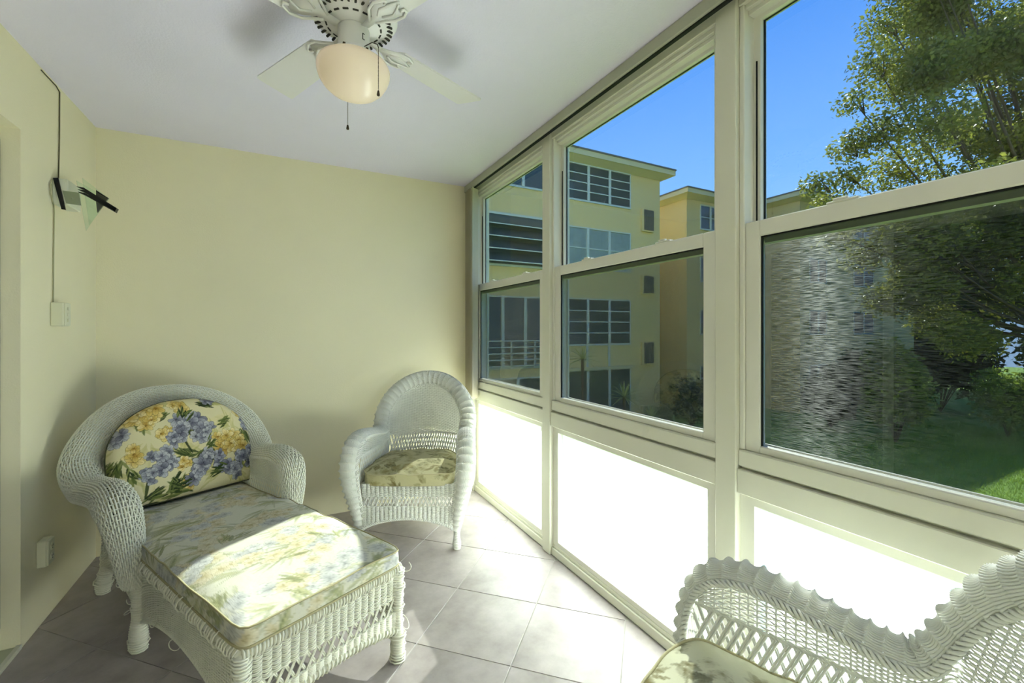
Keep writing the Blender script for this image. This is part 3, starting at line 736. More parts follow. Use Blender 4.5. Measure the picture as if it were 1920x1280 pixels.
# chaise seat cushion
cv = Canvas(.75, 1.65, rgb(216, 214, 196), 420, 21); r = cv.r
PALE_Y = [(rgb(230, 224, 202), rgb(208, 197, 160), rgb(164, 152, 112)), (rgb(226, 218, 190), rgb(198, 185, 142), rgb(150, 138, 98))]
PALE_B = [(rgb(220, 220, 214), rgb(188, 189, 186), rgb(138, 140, 136)), (rgb(210, 210, 204), rgb(172, 173, 172), rgb(124, 126, 124))]
PALE_G = [rgb(172, 174, 130), rgb(146, 150, 108), rgb(192, 190, 146), rgb(128, 134, 96)]
for i in range(70):
    cv.spray(r.uniform(0, .75), r.uniform(0, 1.65), r.uniform(2.2, 4.2), 11, .12, PALE_G, .42, .9, .006)
for i in range(84):
    cv.cluster(r.uniform(0, .75), r.uniform(0, 1.65), .06, 4, PALE_Y if r.uniform() < .55 else PALE_B, .7, .038)
for i in range(26):
    cv.spray(r.uniform(0, .75), r.uniform(0, 1.65), r.uniform(0, 6.3), 8, .09, PALE_G, .7, .8, .0055)
cc = thing('chaise_cushion', 'long faded floral seat cushion lying on the chaise', 'cushion', local(CH, A_C, 0, (LF-.015+.46)/2, .3745), A_C)
hy = (.46-LF+.015)/2
def chaise_out(t):
    x, y = rrect(.291, hy, 26)(t); k = np.clip((y-(-LF+.0-(LF-.015+.46)/2+LF)+.0)/.05, 0, 1)
    yy = y+(LF-.015+.46)/2; k = np.clip((yy+.03)/.05, 0, 1); return x*(1-k*(1-.268/.291)), y
b, ed1, ed2 = box_cushion('cushion_body', chaise_out, .062, .026, cv, cc, 170, 640, 5.0, .0025, 8, (-.375, -.82))
M_PIPE = mat('cream_piping', rgb(178, 170, 132), .8)
MB().tube(ed1[::3]*np.array([1.004, 1.002, 1]), .0032, 6).build('piping', M_PIPE, cc, True)
MB().tube((ed2*np.array([1.006, 1.003, 1])+np.array([0, 0, .004]))[::3], .0042, 6).build('piping', M_PIPE, cc, True)

# chaise back cushion
CW, CHH, CT = .305, .485, .14
cv = Canvas(.72, .62, rgb(226, 216, 172), 560, 33); r = cv.r
for i in range(34): cv.spray(r.uniform(0, .72), r.uniform(0, .56), r.uniform(0, 6.3), 7, .10, [rgb(206, 196, 132), rgb(186, 180, 108), rgb(226, 214, 160)], .6, 1.2, .009)
def at(fx, fy): return .055+fx*.61, .06+(1-fy)*.485
for fx, fy, an in ((.60, .70, 3.4), (.52, .62, 2.8), (.85, .15, 1.0), (.70, .12, 2.4), (.05, .55, 4.6), (.34, .92, .4), (.20, .97, .3), (.95, .85, 1.8), (.66, .60, 3.9), (.45, .95, 2.9), (.88, .70, 4.4), (.93, .45, 4.9), (.20, .30, 1.5), (.38, .15, 3.3), (.57, .45, 2.2)):
    x, y = at(fx, fy); cv.spray(x, y, an, 12, .085, GRN, .95, .8, .0065)
for fx, fy, R, k, pal, fs in ((.22, .17, .05, 5, YEL, .042), (.30, .10, .03, 3, YEL, .04), (.46, .12, .03, 2, YEL, .035), (.78, .52, .055, 7, YEL, .042), (.88, .62, .03, 3, YEL, .036), (.16, .52, .03, 3, YEL, .036), (.34, .38, .03, 2, YEL, .036), (.93, .18, .03, 3, YEL, .034), (.50, .88, .03, 2, YEL, .034), (.44, .68, .02, 2, YEL, .03),
                               (.50, .30, .045, 5, BLU, .042), (.60, .40, .035, 4, BLU, .036), (.44, .44, .03, 3, BLU, .034), (.08, .32, .03, 3, BLU, .036), (.30, .62, .045, 5, BLU, .038), (.24, .76, .03, 3, BLU, .034), (.64, .74, .05, 6, BLU, .04), (.56, .84, .04, 4, BLU, .036), (.96, .36, .02, 3, BLU, .032), (.94, .72, .04, 4, BLU, .036), (.80, .88, .04, 5, BLU, .034), (.68, .04, .02, 2, BLU, .03)):
    x, y = at(fx, fy); cv.cluster(x, y, R*1.15, int(k*1.6)+1, pal, 1, fs*1.0)
for fx, fy, an in ((.40, .90, .2), (.48, .22, 1.2), (.72, .82, 3.3), (.12, .68, 5.2), (.62, .56, .5), (.83, .30, 3.6)):
    x, y = at(fx, fy); cv.spray(x, y, an, 8, .06, GRN, 1, .8, .005)
nu, nv = 300, 230
Vv, Uu = np.meshgrid(np.linspace(0, 1, nv), np.linspace(-1, 1, nu), indexing='xy')
def wid(v): return CW*np.where(v < .42, .965+.035*np.sin(np.clip(v/.42, 0, 1)*PI/2), np.sqrt(np.clip(1-((v-.42)/.585)**2.3, 0, 1)))
def face(sgn):
    x = Uu*wid(Vv); z = CHH*Vv; ed = np.clip(1-np.abs(Uu)**5, 0, 1)**.5*np.clip(1-np.abs(2*Vv-1)**5, 0, 1)**.5
    y = sgn*CT/2*ed*(1+.05*np.sin(9*Uu+2)*np.sin(8*Vv+1)); return np.stack([x, y, z], -1)
F1 = face(-1); F2 = face(1)
bc = thing('back_cushion', 'plump floral back cushion of yellow and blue blooms propped on the chaise', 'cushion', local(CH, A_C, 0, .345, .466), A_C)
bc.rotation_euler = (math.radians(-20), 0, A_C)
o1 = grid_mesh('cushion_front', F1, F1.shape[0], F1.shape[1], cv.sample(F1[..., 0]+.36, F1[..., 2]+.06), M_PRINT, bc)
o2 = grid_mesh('cushion_rear', F2[::3, ::3], F2[::3, ::3].shape[0], F2[::3, ::3].shape[1], cv.sample(F2[::3, ::3, 0]+.36, F2[::3, ::3, 2]+.06), M_PRINT, bc)
vv = np.linspace(0.0, 1, 90); ring = [(-wid(v), 0, CHH*v) for v in vv]+[(wid(v), 0, CHH*v) for v in vv[::-1]]; ring = [tuple(float(q) for q in p) for p in ring]
MB().tube(ring+[ring[0]], .0045, 6).build('piping', mat('dark_piping', rgb(96, 98, 74), .8), bc, True)

# ------------------------------------------------------------------ ceiling fan
FN = (.212, 1.533, H)
fan = thing('ceiling_fan', 'white four blade ceiling fan with a glowing bowl light', 'ceiling fan', FN)
MB().lathe([(.085, 0), (.088, -.045), (.12, -.063), (.138, -.09), (.140, -.115), (.128, -.132), (.085, -.148), (.055, -.155), (.02, -.155)], seg=48).build('motor_housing', M_FANW, fan, True)
sm = MB().bbox(-.016, .016, -.0035, .0035, -.003, .003, .001).mesh('vent_slot', M_DARK)
for k in range(34):
    a = 2*PI*k/34
    o = link('vent_slot', sm, fan); o.location = (.109*math.cos(a), .109*math.sin(a), -.1386); o.rotation_euler = (0, math.radians(20), a)
sm2 = MB().bbox(-.0025, .0025, -.009, .009, -.003, .003, .001).mesh('vent_slot_short', M_DARK)
for k in range(18):
    a = 2*PI*k/18+.1
    o = link('vent_slot', sm2, fan); o.location = (.086*math.cos(a), .086*math.sin(a), -.1472); o.rotation_euler = (0, math.radians(20), a)
MB().lathe([(.046, -.155), (.050, -.160), (.050, -.226), (.056, -.236), (.074, -.246), (.080, -.256), (.078, -.262), (.02, -.262)], seg=40).build('light_kit', M_FANW, fan, True)
for a in (5.1, 4.2): MB().bbox(-.004, .004, -.004, .004, -.004, .004, .001).build('fitter_screw', M_CHAIN, fan).location = (.079*math.cos(a), .079*math.sin(a), -.253)
mk = MB().box(.0495, .0512, -.004, .004, -.208, -.206).box(.0495, .0512, -.004, .004, -.190, -.188).box(.0495, .0512, -.004, -.002, -.208, -.188).build('reverse_switch', M_DARK, fan); mk.rotation_euler = (0, 0, math.radians(-62))
mb_ = bpy.data.materials.new('lit_opal_glass'); mb_.use_nodes = True; n = mb_.node_tree.nodes; L = mb_.node_tree.links
b = n['Principled BSDF']; b.inputs['Base Color'].default_value = (*rgb(222, 212, 194), 1); b.inputs['Roughness'].default_value = .25
b.inputs['Emission Color'].default_value = (1, .70, .40, 1); b.inputs['Emission Strength'].default_value = .030
BOWL = [(.076, -.258), (.096, -.264), (.110, -.274), (.1155, -.288), (.1145, -.305), (.108, -.325), (.095, -.346), (.074, -.365), (.045, -.379), (.015, -.386), (.002, -.387)]
MB().lathe(BOWL, seg=48).build('glass_bowl', mb_, fan, True)
BR0, BR1 = .155, .562
for k in range(4):
    a = math.radians(25+90*k)
    bo = bpy.data.objects.new('blade', None)
    n_ = 14; xs = np.linspace(BR0, BR1, n_); V = []; hw = lambda x: .058+.014*(x-BR0)/(BR1-BR0)
    outl = [(x, hw(x)) for x in xs[:-1]]+[(BR1-.012+.012*math.cos(t), hw(BR1)-.014+.014*math.sin(t)) for t in np.linspace(PI/2, 0, 5)]
    outl += [(x, -y) for x, y in outl[::-1]]
    outl[0] = (BR0+.012, hw(BR0)); outl[-1] = (BR0+.012, -hw(BR0)); outl.insert(0, (BR0, hw(BR0)-.02)); outl.append((BR0, -hw(BR0)+.02))
    bl = MB().prism([(x, y, -.003) for x, y in outl], (0, 0, .006)).build('blade', M_BLADE, fan)
    pitch = math.radians(11)
    bl.matrix_local = Matrix.Translation((0, 0, -.163)) @ Matrix.Rotation(a, 4, 'Z') @ Matrix.Rotation(pitch, 4, 'X')
    mbk = MB()
    mbk.prism([(x, y, -.0075) for x, y in ((.06, -.014), (.12, -.016), (.15, -.040), (.185, -.050), (.205, -.034), (.195, -.018), (.235, 0), (.195, .018), (.205, .034), (.185, .050), (.15, .040), (.12, .016), (.06, .014))], (0, 0, .004))
    for sg in (1, -1):
        mbk.tube([(.10, sg*.012, -.008), (.125, sg*.030, -.009), (.15, sg*.050, -.009), (.185, sg*.058, -.009), (.212, sg*.046, -.009), (.214, sg*.034, -.009), (.200, sg*.030, -.009)], .0045, 6)
        mbk.tube([(.14, sg*.008, -.009), (.17, sg*.026, -.010), (.195, sg*.018, -.010), (.225, sg*.004, -.009)], .004, 6)
    mbk.build('blade_iron', M_FANW, bl, True)
def chain(x, y, z0, z1):
    ch = MB(); n_ = int((z0-z1)/.0042)
    for i in range(n_): ch.lathe([(.0003, .0016), (.0016, .0006), (.0016, -.0006), (.0003, -.0016)], (x, y, z0-i*.0042), 6)
    ch.tube([(x*.40, y*.40, -.232), (x*.75, y*.75, -.234), (x*.96, y*.96, -.25), (x, y, z0)], .0016, 5)
    c = ch.build('pull_chain', M_CHAIN, fan); MB().lathe([(.001, .004), (.003, .001), (.005, -.011), (.004, -.014), (.001, -.015)], (x, y, z1), 10).build('chain_pull', M_CHAIN, c, True)
chain(.058, -.112, -.262, -.400); chain(-.004, .121, -.262, -.425)

# ------------------------------------------------------------------ wall sconce, cable, switch, outlet
sc = thing('wall_sconce', 'modern wall sconce of green glass triangles and black blades', 'wall lamp', (XL, 2.84, 1.93))
def pt(px, py, Y):
    F = 824.; s_, c_ = math.sin(CAM_YAW), math.cos(CAM_YAW); u = (px-960)/F; v = -(py-618)/F; d = (u*c_+s_, -u*s_+c_, v); t = Y/d[1]
    return (d[0]*t-XL, Y-2.84, 1.29+d[2]*t-1.93)
MB().bbox(0, .055, -.07, .08, -.06, .06, .004).build('wall_box', mat('sconce_white', rgb(224, 226, 206), .4), sc)
MB().prism([pt(*p, 2.762) for p in ((99, 333), (109, 333), (123, 393), (115, 392))], (0, .006, 0)).build('black_bar', M_BLACK, sc)
MB().prism([pt(*p, 2.765) for p in ((117, 357), (148, 361), (152, 385), (124, 381))], (0, .004, 0)).build('bracket', M_STEEL, sc)
MB().lathe([(.001, .0), (.004, .0), (.005, -.004), (.001, -.005)], seg=10).build('screw', M_STEEL, sc, True).matrix_local = Matrix.Translation(pt(136, 372, 2.764)) @ Matrix.Rotation(PI/2, 4, 'X') @ Matrix.Rotation(PI, 4, 'X')
MB().prism([pt(*p, 2.752) for p in ((143, 338), (161, 432), (202, 372))], (0, .006, 0)).build('glass_triangle', M_GGLASS, sc)
MB().prism([pt(*p, 2.81) for p in ((154, 333), (167, 421), (205, 372))], (0, .006, 0)).build('glass_triangle', M_GGLASS, sc)
for dx, dy in ((0, 0), (1.5, 5), (2, 10)):
    MB().prism([pt(px+dx, py+dy, 2.73) for px, py in ((143, 349), (157, 351.5), (219-dx*2, 390-dy*.6), (217-dx*2, 393-dy*.6), (158, 356))], (0, .03, 0)).build('black_blade', M_BLACK, sc)
MB().prism([pt(*p, 2.80) for p in ((180, 356), (203, 371), (197, 378), (180, 366))], (0, .01, 0)).build('black_fin', M_BLACK, sc)
MB().prism([pt(*p, 2.80) for p in ((180, 378), (193, 385), (182, 398))], (0, .01, 0)).build('black_fin', M_BLACK, sc)
tag(MB().tube([(XL+.004, 2.658, 2.425), (XL+.004, 2.80, 2.426), (XL+.004, 2.838, 2.415), (XL+.004, 2.836, 2.2), (XL+.004, 2.825, 1.99)], .0026, 6).build('sconce_cable', mat('olive_cable', rgb(92, 88, 60), .6), None), 'thin dark cable running down from the ceiling to the sconce', 'cable')
tag(MB().tube([(XL+.005, 2.77, 1.985), (XL+.007, 2.735, 1.95), (XL+.006, 2.738, 1.91), (XL+.005, 2.775, 1.865), (XL+.004, 2.782, 1.83), (XL+.004, 2.775, 1.62), (XL+.004, 2.772, 1.416)], .0024, 6).build('switch_cable', mat('cream_cable', rgb(168, 164, 128), .6), None), 'thin cream cable hanging from the sconce to the switch box', 'cable')
sw = thing('switch_box', 'cream surface switch box on the wall below the sconce', 'light switch', (XL, 2.75, 1.306))
MB().bbox(0, .046, 0, .066, 0, .11, .004).build('box', M_PLASTIC, sw); MB().bbox(.046, .051, .003, .063, .003, .107, .002).build('cover_plate', M_PLASTIC, sw)
for z in (.028, .055, .082): MB().bbox(.051, .057, .024, .042, z-.008, z+.008, .002).build('rocker', M_PLASTIC, sw)
ot = thing('outlet_box', 'cream surface outlet box low on the left wall', 'power outlet', (XL, 2.62, .262))
MB().bbox(0, .034, 0, .066, 0, .113, .004).build('box', M_PLASTIC, ot); MB().bbox(.034, .039, .003, .063, .003, .110, .002).build('cover_plate', M_PLASTIC, ot)
for z in (.035, .078):
    rc = MB().lathe([(.016, 0), (.016, .003), (.001, .003)], seg=20).build('socket', M_PLASTIC, ot, True); rc.location = (.039, .033, z); rc.rotation_euler = (0, PI/2, 0)
    MB().box(.042, .0428, .026, .028, z-.001, z+.007).box(.042, .0428, .038, .040, z-.001, z+.007).box(.042, .0428, .031, .035, z-.010, z-.006).build('socket_slot', M_DARK, ot)
for i, (xx, lab) in enumerate(((-.565, 'left one of two round hooks on the wall above the chaise'), (-.485, 'right one of two round hooks on the wall above the chaise'))):
    kn = MB().lathe([(.016, 0), (.016, .006), (.008, .010), (.008, .018), (.001, .019)], seg=20).build('wall_hook', M_PLASTIC, None, True)
    kn.location = (xx, YB, .925); kn.rotation_euler = (PI/2, 0, 0); tag(kn, lab, 'hook', 'hooks on the wall above the chaise')

# ------------------------------------------------------------------ outside: ground and buildings
G = -2.75
tag(MB().box(1.5, 70, -45, 60, G-.5, G).build('ground', mat('lawn_ground', rgb(150, 182, 74), .9, 0, 1.1, .6, 30, col2=rgb(108, 142, 50))), 'green lawn of the courtyard below the windows', kind='structure')
M_STUCCO = mat('yellow_stucco', rgb(230, 208, 148), .9, .06, .7, .2, 20)
M_FASCIA = mat('roof_fascia', rgb(216, 206, 160), .7)
M_WFRAME = mat('far_white_frame', rgb(200, 212, 204), .5)
M_ROOF = mat('grey_roof', rgb(120, 118, 105), .8)
M_PANE = mat('far_pane', rgb(74, 86, 86), .12, .25, 1.3, spec=.5)
M_CURT = mat('far_curtain', rgb(150, 170, 168), .5, .35, 9, spec=.4)
own = thing('own_building', 'outer wall of the building the sunroom belongs to', None, (1.5, 0, G), kind='structure')
M_OWN = mat('own_stucco', rgb(238, 228, 190), .9)
MB().box(-.14, 0, -30, YF-.0, 0, 10.6).box(-.14, 0, YB+.02, 13.7, 0, 10.6).box(-.14, 0, YF, YB+.02, 0, 2.63).box(-.14, 0, YF, YB+.02, 5.35, 10.6).build('outer_wall', M_OWN, own)

def building(name, label, x0, x1, y0, y1, ztop, faces):
    b = thing(name, label, 'building', (x0, y0, G))
    w, d, h = x1-x0, y1-y0, ztop-G
    MB().box(0, w, 0, d, 0, h).build('walls', M_STUCCO, b)
    MB().box(-.45, w+.45, -.45, d+.45, h+.10, h+.30).build('fascia', M_FASCIA, b)
    MB().add([(0-.02, -.02, h-.05), (w+.02, -.02, h-.05), (w+.02, d, h-.05), (-.02, d, h-.05), (-.42, -.42, h+.11), (w+.42, -.42, h+.11), (w+.42, d+.42, h+.11), (-.42, d+.42, h+.11)],
             [(0, 1, 5, 4), (1, 2, 6, 5), (2, 3, 7, 6), (3, 0, 4, 7)]).build('soffit', M_FASCIA, b)
    MB().box(-.48, w+.48, -.48, d+.48, h+.30, h+.36).build('roof', M_ROOF, b)
    return b
def far_window(b, ox, x0, x1, z0, z1, cols, rows, pane=None, fw=.055, blindtop=0):
    """white framed window on the -y face; x in world, z in world"""
    X0, X1, Z0, Z1 = x0-ox, x1-ox, z0-G, z1-G
    m = MB(); m.box(X0-.05, X1+.05, -.05, 0.0, Z0-.07, Z0).box(X0-.05, X1+.05, -.05, 0, Z1, Z1+.05).box(X0-.05, X0, -.05, 0, Z0, Z1).box(X1, X1+.05, -.05, 0, Z0, Z1)
    for c in range(1, cols): x = X0+(X1-X0)*c/cols; m.box(x-fw, x+fw, -.06, 0, Z0, Z1)
    f = m.build('window', M_WFRAME, b)
    cw = (X1-X0)/cols; rh = (Z1-Z0)/rows
    for c in range(cols):
        for r_ in range(rows):
            xa = X0+cw*c+(fw if c else 0); xb = X0+cw*(c+1)-(fw if c < cols-1 else 0); za = Z0+rh*r_; zb = za+rh
            if r_: MB().box(xa, xb, -.045, -.01, za-.02, za+.02).build('muntin', M_WFRAME, f)
            MB().box(xa, xb, -.025, -.008, za+.012, zb-.012).build('pane', pane or M_PANE, f)
    return f
BM = building('apartment_building', 'four storey yellow apartment block facing the middle window', -6, 14.31, 13.7, 26, 7.70, None)
ox = -6
far_window(BM, ox, 9.45, 12.60, 6.28, 7.60, 3, 4); far_window(BM, ox, 9.40, 12.60, 3.68, 5.18, 3, 2, M_CURT)
far_window(BM, ox, 9.40, 12.60, .74, 2.45, 3, 4); far_window(BM, ox, 9.40, 12.60, -2.5, -.30, 3, 1)
for x in (10.45, 11.53): MB().box(x-ox-.05, x-ox+.05, -.04, 0, -.15-G, .70-G).build('panel_strip', M_WFRAME, BM)
MB().box(9.2-ox, 12.8-ox, -.12, 0, -.26-G, -.16-G).build('ledge', M_FASCIA, BM)
far_window(BM, ox, 5.2, 8.42, 6.40, 7.60, 4, 1)
# louvred window on the third floor with tilted glass slats
f = MB().box(5.0-ox, 8.6-ox, -.06, 0, 5.28-G, 5.36-G).box(5.0-ox, 8.6-ox, -.06, 0, 3.50-G, 3.58-G).box(5.0-ox, 8.6-ox, -.012, -.002, 3.58-G, 5.28-G).build('window', M_WFRAME, BM)
MB().box(5.02-ox, 8.58-ox, -.02, -.011, 3.58-G, 5.28-G).build('pane', M_PANE, f)
for cx in (5.5, 6.72, 7.9, 8.6):
    for k in range(4):
        zt = 5.24-k*.42; MB().prism([(cx-ox-.03, -.02, zt-G), (cx-ox-.03, -.34, zt-.34-G), (cx-ox-.03, -.30, zt-.36-G), (cx-ox-.03, -.02, zt-.06-G)], (.05, 0, 0)).build('louvre_arm', M_WFRAME, f)
for k in range(4):
    zt = 5.24-k*.42; MB().prism([(5.05-ox, -.03, zt-G), (5.05-ox, -.35, zt-.34-G), (5.05-ox, -.335, zt-.355-G), (5.05-ox, -.015, zt-.015-G)], (3.5, 0, 0)).build('louvre', M_PANE, f)
    MB().box(5.05-ox, 8.55-ox, -.37, -.335, zt-.37-G, zt-.335-G).build('louvre_edge', M_WFRAME, f)
far_window(BM, ox, 5.0, 8.6, -.02, 2.42, 4, 1)
rl = MB()
for z in (.90, .68, .46, .24, .02): rl.box(4.9-ox, 8.6-ox, -.14, -.10, z-.02-G, z+.02-G)
for x in (5.2, 6.15, 7.1, 8.05): rl.box(x-ox-.03, x-ox+.03, -.14, -.08, -.08-G, .92-G)
rl.build('balcony_railing', M_WFRAME, BM)
far_window(BM, ox, 5.2, 8.5, -2.4, -.45, 3, 1)
for z0, z1 in ((5.44, 6.28), (2.82, 3.54), (-.10, .76), (-2.6, -1.9)):
    g_ = MB().box(13.22-ox, 13.90-ox, -.10, 0, z0-.06-G, z1+.03-G).build('vent_frame', M_STUCCO, BM)
    MB().box(13.32-ox, 13.86-ox, -.115, -.10, z0-G, z1-G).build('vent_recess', mat('grille_grey', rgb(96, 92, 78), .7), g_)
    for q in range(7): x = 13.35+.072*q-ox; MB().box(x, x+.02, -.125, -.115, z0+.02-G, z1-.15-G).build('vent_bar', mat('grille_bar', rgb(128, 124, 108), .6), g_)
B2 = building('apartment_wing', 'yellow building wing stepping out right of the apartment block', 17.0, 21.1, 14.6, 26, 7.55, None)
for z in (6.2, 3.65, 1.1, -1.6): far_window(B2, 17.0, 17.95, 19.3, z, z+1.1, 2, 2)
B3 = building('end_wing', 'yellow building wing whose roof peeks out beside the tree', 22.1, 34, 12.3, 26, 7.55, None)
for z in (6.2, 3.65, 1.1, -1.6):
    far_window(B3, 22.1, 22.9, 24.3, z, z+1.1, 2, 2); far_window(B3, 22.1, 27, 29, z, z+1.1, 2, 2)

# ------------------------------------------------------------------ outside: trees and plants
def leaf_mat(name, c1, c2, tr=.45):
    return mat(name, c1, .45, 0, .9, spec=.35, col2=c2, trans=tr)
def leaf_mesh(name, pts, size, m, aspect=.5, droop=.3, seed=1):
    r = np.random.default_rng(seed); n = len(pts); sz = size*r.uniform(.6, 1.3, n)
    a = r.uniform(0, 2*PI, n); el = r.uniform(-1.1, .7, n)-droop*.3
    d = np.stack([np.cos(a)*np.cos(el), np.sin(a)*np.cos(el), np.sin(el)], 1); rd = r.normal(size=(n, 3)); b = np.cross(d, rd); b /= np.linalg.norm(b, axis=1, keepdims=True)
    L = d*sz[:, None]; Wd = b*(sz*aspect/2)[:, None]
    v = np.stack([pts, pts+L*.45+Wd, pts+L, pts+L*.45-Wd], 1).reshape(-1, 3).astype(np.float32)
    q = np.arange(n*4, dtype=np.int32); me = bpy.data.meshes.new(name); me.vertices.add(len(v)); me.vertices.foreach_set('co', v.ravel())
    me.loops.add(len(q)); me.loops.foreach_set('vertex_index', q); me.polygons.add(n); me.polygons.foreach_set('loop_start', np.arange(n, dtype=np.int32)*4)
    me.materials.append(m); me.update(calc_edges=True); return me
M_LEAF = leaf_mat('tree_leaf', rgb(162, 164, 66), rgb(92, 104, 44))
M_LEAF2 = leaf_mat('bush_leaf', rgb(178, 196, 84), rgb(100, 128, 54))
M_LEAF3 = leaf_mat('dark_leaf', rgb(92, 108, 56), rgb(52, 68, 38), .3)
M_BARK = mat('bark', rgb(96, 84, 68), .9, .3, 6, .5, 20)
def ray(px, py, w):
    F = 824.; s_, c_ = math.sin(CAM_YAW), math.cos(CAM_YAW); u = (px-960)/F; v = -(py-618)/F
    return np.array([(u*c_+s_)*w, (-u*s_+c_)*w, 1.29+v*w])
def tree(name, label, base, clusters, n_per, size, m, seed, group=None, trunk_r=.22, branch=True):
    """clusters: list of (x,y,z,r) leaf masses; branches run from the trunk to each of them"""
    r = np.random.default_rng(seed); t = thing(name, label, 'tree', base, group=group); b = np.array(base, float)
    cl = [(np.array(c[:3])-b, c[3]) for c in clusters]
    fork = np.array([0, 0, 3.6])
    mb = MB().tube(catmull([(0, 0, -.1), (.08, .03, fork[2]*.5), tuple(fork)], 5), np.linspace(trunk_r*1.25, trunk_r*.8, 11), 10)
    pts = []
    for c, rad in cl:
        mid = fork*.45+c*.55+np.array([0, 0, -.35])+r.normal(0, .15, 3)
        if branch and r.uniform() < .45: mb.tube(catmull([tuple(fork), tuple(mid), tuple(c)], 5), np.linspace(trunk_r*.30, .012, 11), 6)
        n = int(n_per*rad**2); q = r.normal(size=(n, 3)); q /= np.linalg.norm(q, axis=1, keepdims=True); q *= (r.uniform(0, 1, n)**.45)[:, None]*rad
        q[:, 2] *= .8; pts.append(c+q+r.normal(0, .05, (n, 3)))
        if branch:
            for k in range(5): e_ = c+q[k]; mb.tube([tuple(c*.9+mid*.1), tuple((c+e_)/2+r.normal(0, .06, 3)), tuple(e_)], [.02, .012, .005], 4)
    mb.build('trunk', M_BARK, t, True)
    link('foliage', leaf_mesh('foliage', np.vstack(pts), size, m, .5, .3, seed), t, 'stuff')
    return t
r = np.random.default_rng(5); cl = []
edge = [(1530, 345, 13, .45), (1555, 385, 13.5, .6), (1590, 330, 13, .6), (1600, 190, 13, .5), (1590, 275, 13.3, .55), (1640, 250, 13, .8), (1640, 120, 13, .7), (1665, 40, 13, .8), (1690, -50, 13, 1.0), (1620, 400, 13, .7), (1700, 150, 13, 1.0), (1690, 320, 13.4, 1.0), (1570, 440, 14, .6), (1620, 480, 14, .7), (1680, 450, 13.5, .9), (1700, 560, 14, .9), (1650, 560, 14.5, .7), (1760, 600, 14, .8)]
for px, py, w_, rad in edge: cl.append((*ray(px, py, w_), rad))
for i in range(150):
    px = r.uniform(1720, 2300); py = r.uniform(-260, 470); w_ = r.uniform(11.2, 15.5); cl.append((*ray(px, py, w_), r.uniform(.8, 1.15)))
for i in range(40):
    px = r.uniform(1700, 2250); py = r.uniform(430, 640); w_ = r.uniform(12, 15); cl.append((*ray(px, py, w_), r.uniform(.6, .85)))
tree('broadleaf_tree', 'large leafy tree filling the sky at the right of the near window', (21.3, 3.5, G), cl, 1450, .13, M_LEAF, 3)
def bush(name, label, x, y, h, rad, n, size, m, seed, group=None):
    r = np.random.default_rng(seed); t = thing(name, label, 'bush', (x, y, G), group=group); pts = []; mb = MB(); nk = 9 if rad < 3 else 26
    for k in range(nk):
        a = r.uniform(0, 6.3); d = rad*.65*math.sqrt(r.uniform()); c = np.array([d*math.cos(a), d*math.sin(a), h*r.uniform(.35, .85)]); q = r.normal(size=(n//nk, 3)); q /= np.linalg.norm(q, axis=1, keepdims=True)
        pts.append(c+q*(r.uniform(.3, 1, n//nk)**.5)[:, None]*np.array([rad*.5, rad*.5, h*.28])); mb.tube([(0, 0, -.03), tuple(c*.5+np.array([0, 0, .1])), tuple(c)], [.03, .02, .008], 5)
    mb.build('stems', M_BARK, t, True); p = np.vstack(pts); p[:, 2] = np.maximum(p[:, 2], .12)
    link('foliage', leaf_mesh('foliage', p, size, m, .5, .2, seed), t, 'stuff'); return t
bush('tall_shrub', 'tall bright green shrub beside the sunlit lawn', 19.6, 7.6, 3.4, 1.1, 5200, .17, M_LEAF2, 41)
bush('tall_shrub', 'bright green shrub half hidden at the lawn edge far right', 24.3, 6.0, 2.4, 1.2, 4400, .17, M_LEAF2, 42)
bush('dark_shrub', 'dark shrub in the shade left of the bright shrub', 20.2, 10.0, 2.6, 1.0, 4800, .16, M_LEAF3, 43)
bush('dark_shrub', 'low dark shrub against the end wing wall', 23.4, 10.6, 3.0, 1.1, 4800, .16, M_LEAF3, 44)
bush('round_bush', 'round dark bush at the corner of the apartment block', 14.5, 12.2, 2.0, 1.0, 2600, .13, M_LEAF3, 45)
bush('round_bush', 'low bush in front of the corner of the apartment block', 13.2, 12.6, 1.0, .45, 1200, .12, M_LEAF3, 46)
for i in range(5):
    x = 28.5+r.uniform(-.5, .5); y = 9.4-i*4.1
    bush('hedge_bush', '%s dark green bush of the hedge row behind the lawn' % ['leftmost', 'second', 'middle', 'fourth', 'rightmost'][i], x, y, r.uniform(3.8, 5.0), 2.0, 7000, .26, M_LEAF3, 50+i, 'hedge bushes behind the lawn')
for i in range(4):
    bush('distant_tree', '%s wide dark tree closing the view beyond the hedge row' % ['leftmost', 'second', 'third', 'rightmost'][i], 40+(i % 2)*2, 14-i*11.4, 9.5, 4.6, 14000, .55, M_LEAF3, 80+i, 'distant trees beyond the hedge')
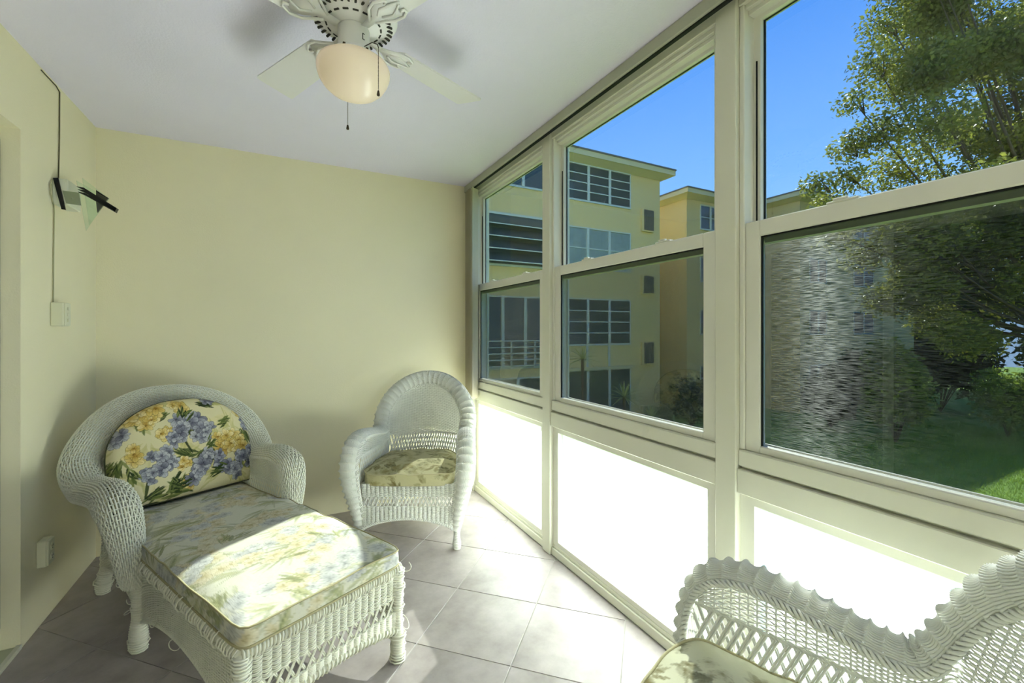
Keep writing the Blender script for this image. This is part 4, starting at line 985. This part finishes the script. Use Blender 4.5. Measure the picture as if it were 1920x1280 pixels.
def yucca(label, x, y, h, L, n, seed):
    r = np.random.default_rng(seed); t = thing('yucca', label, 'plant', (x, y, G)); MB().tube([(0, 0, -.05), (.03, 0, h*.5), (0, 0, h)], [.06, .05, .05], 8).build('stem', M_BARK, t, True)
    for k in range(n):
        a = 2.4*k; el = -.35+1.75*k/n; pts = []; d = np.array([math.cos(a)*math.cos(el), math.sin(a)*math.cos(el), math.sin(el)]); sd = np.array([-math.sin(a), math.cos(a), 0]); V = []; F = []
        for i, u in enumerate(np.linspace(0, 1, 5)):
            c = np.array([0, 0, h])+d*L*u+np.array([0, 0, -.22*L*u*u]); wd = .035*(1-u)**.6+.002
            V += [tuple(c-sd*wd), tuple(c+np.array([0, 0, -.012])), tuple(c+sd*wd)]
            if i: F += [(3*i-3, 3*i-2, 3*i+1, 3*i), (3*i-2, 3*i-1, 3*i+2, 3*i+1)]
        MB().add(V, F).build('leaf', mat('yucca_leaf', rgb(208, 212, 140), .45, .2, 5, trans=.3), t, True)
yucca('spiky yucca with a bare stem in front of the ground floor glass', 10.8, 12.0, 1.65, .75, 40, 61)
yucca('low spiky yucca beneath the vent grilles', 12.1, 12.0, .75, .8, 34, 62)
yucca('small spiky yucca left of the tall stemmed one', 9.9, 12.3, .55, .7, 26, 63)
yucca('tall thin yucca by the second floor window edge', 8.6, 11.5, 3.1, .55, 22, 64)
# grass blades on the near lawn
n = 26000; gx = rng.uniform(12, 26, n); gy = rng.uniform(1, 8.5, n); a = rng.uniform(0, 6.3, n); hh = rng.uniform(.05, .11, n)
p = np.stack([gx, gy, np.full(n, G)], 1); d = np.stack([np.cos(a)*.012, np.sin(a)*.012, 0*a], 1); tp = p+np.stack([rng.normal(0, .03, n), rng.normal(0, .03, n), hh], 1)
v = np.stack([p-d, p+d, tp], 1).reshape(-1, 3).astype(np.float32); me = bpy.data.meshes.new('lawn_grass'); me.vertices.add(len(v)); me.vertices.foreach_set('co', v.ravel())
me.loops.add(n*3); me.loops.foreach_set('vertex_index', np.arange(n*3, dtype=np.int32)); me.polygons.add(n); me.polygons.foreach_set('loop_start', np.arange(n, dtype=np.int32)*3); me.materials.append(mat('grass_blade', rgb(168, 200, 84), .6, .3, 3, trans=.4)); me.update(calc_edges=True)
tag(link('lawn_grass', me), 'short green grass of the courtyard lawn', 'grass', kind='stuff')
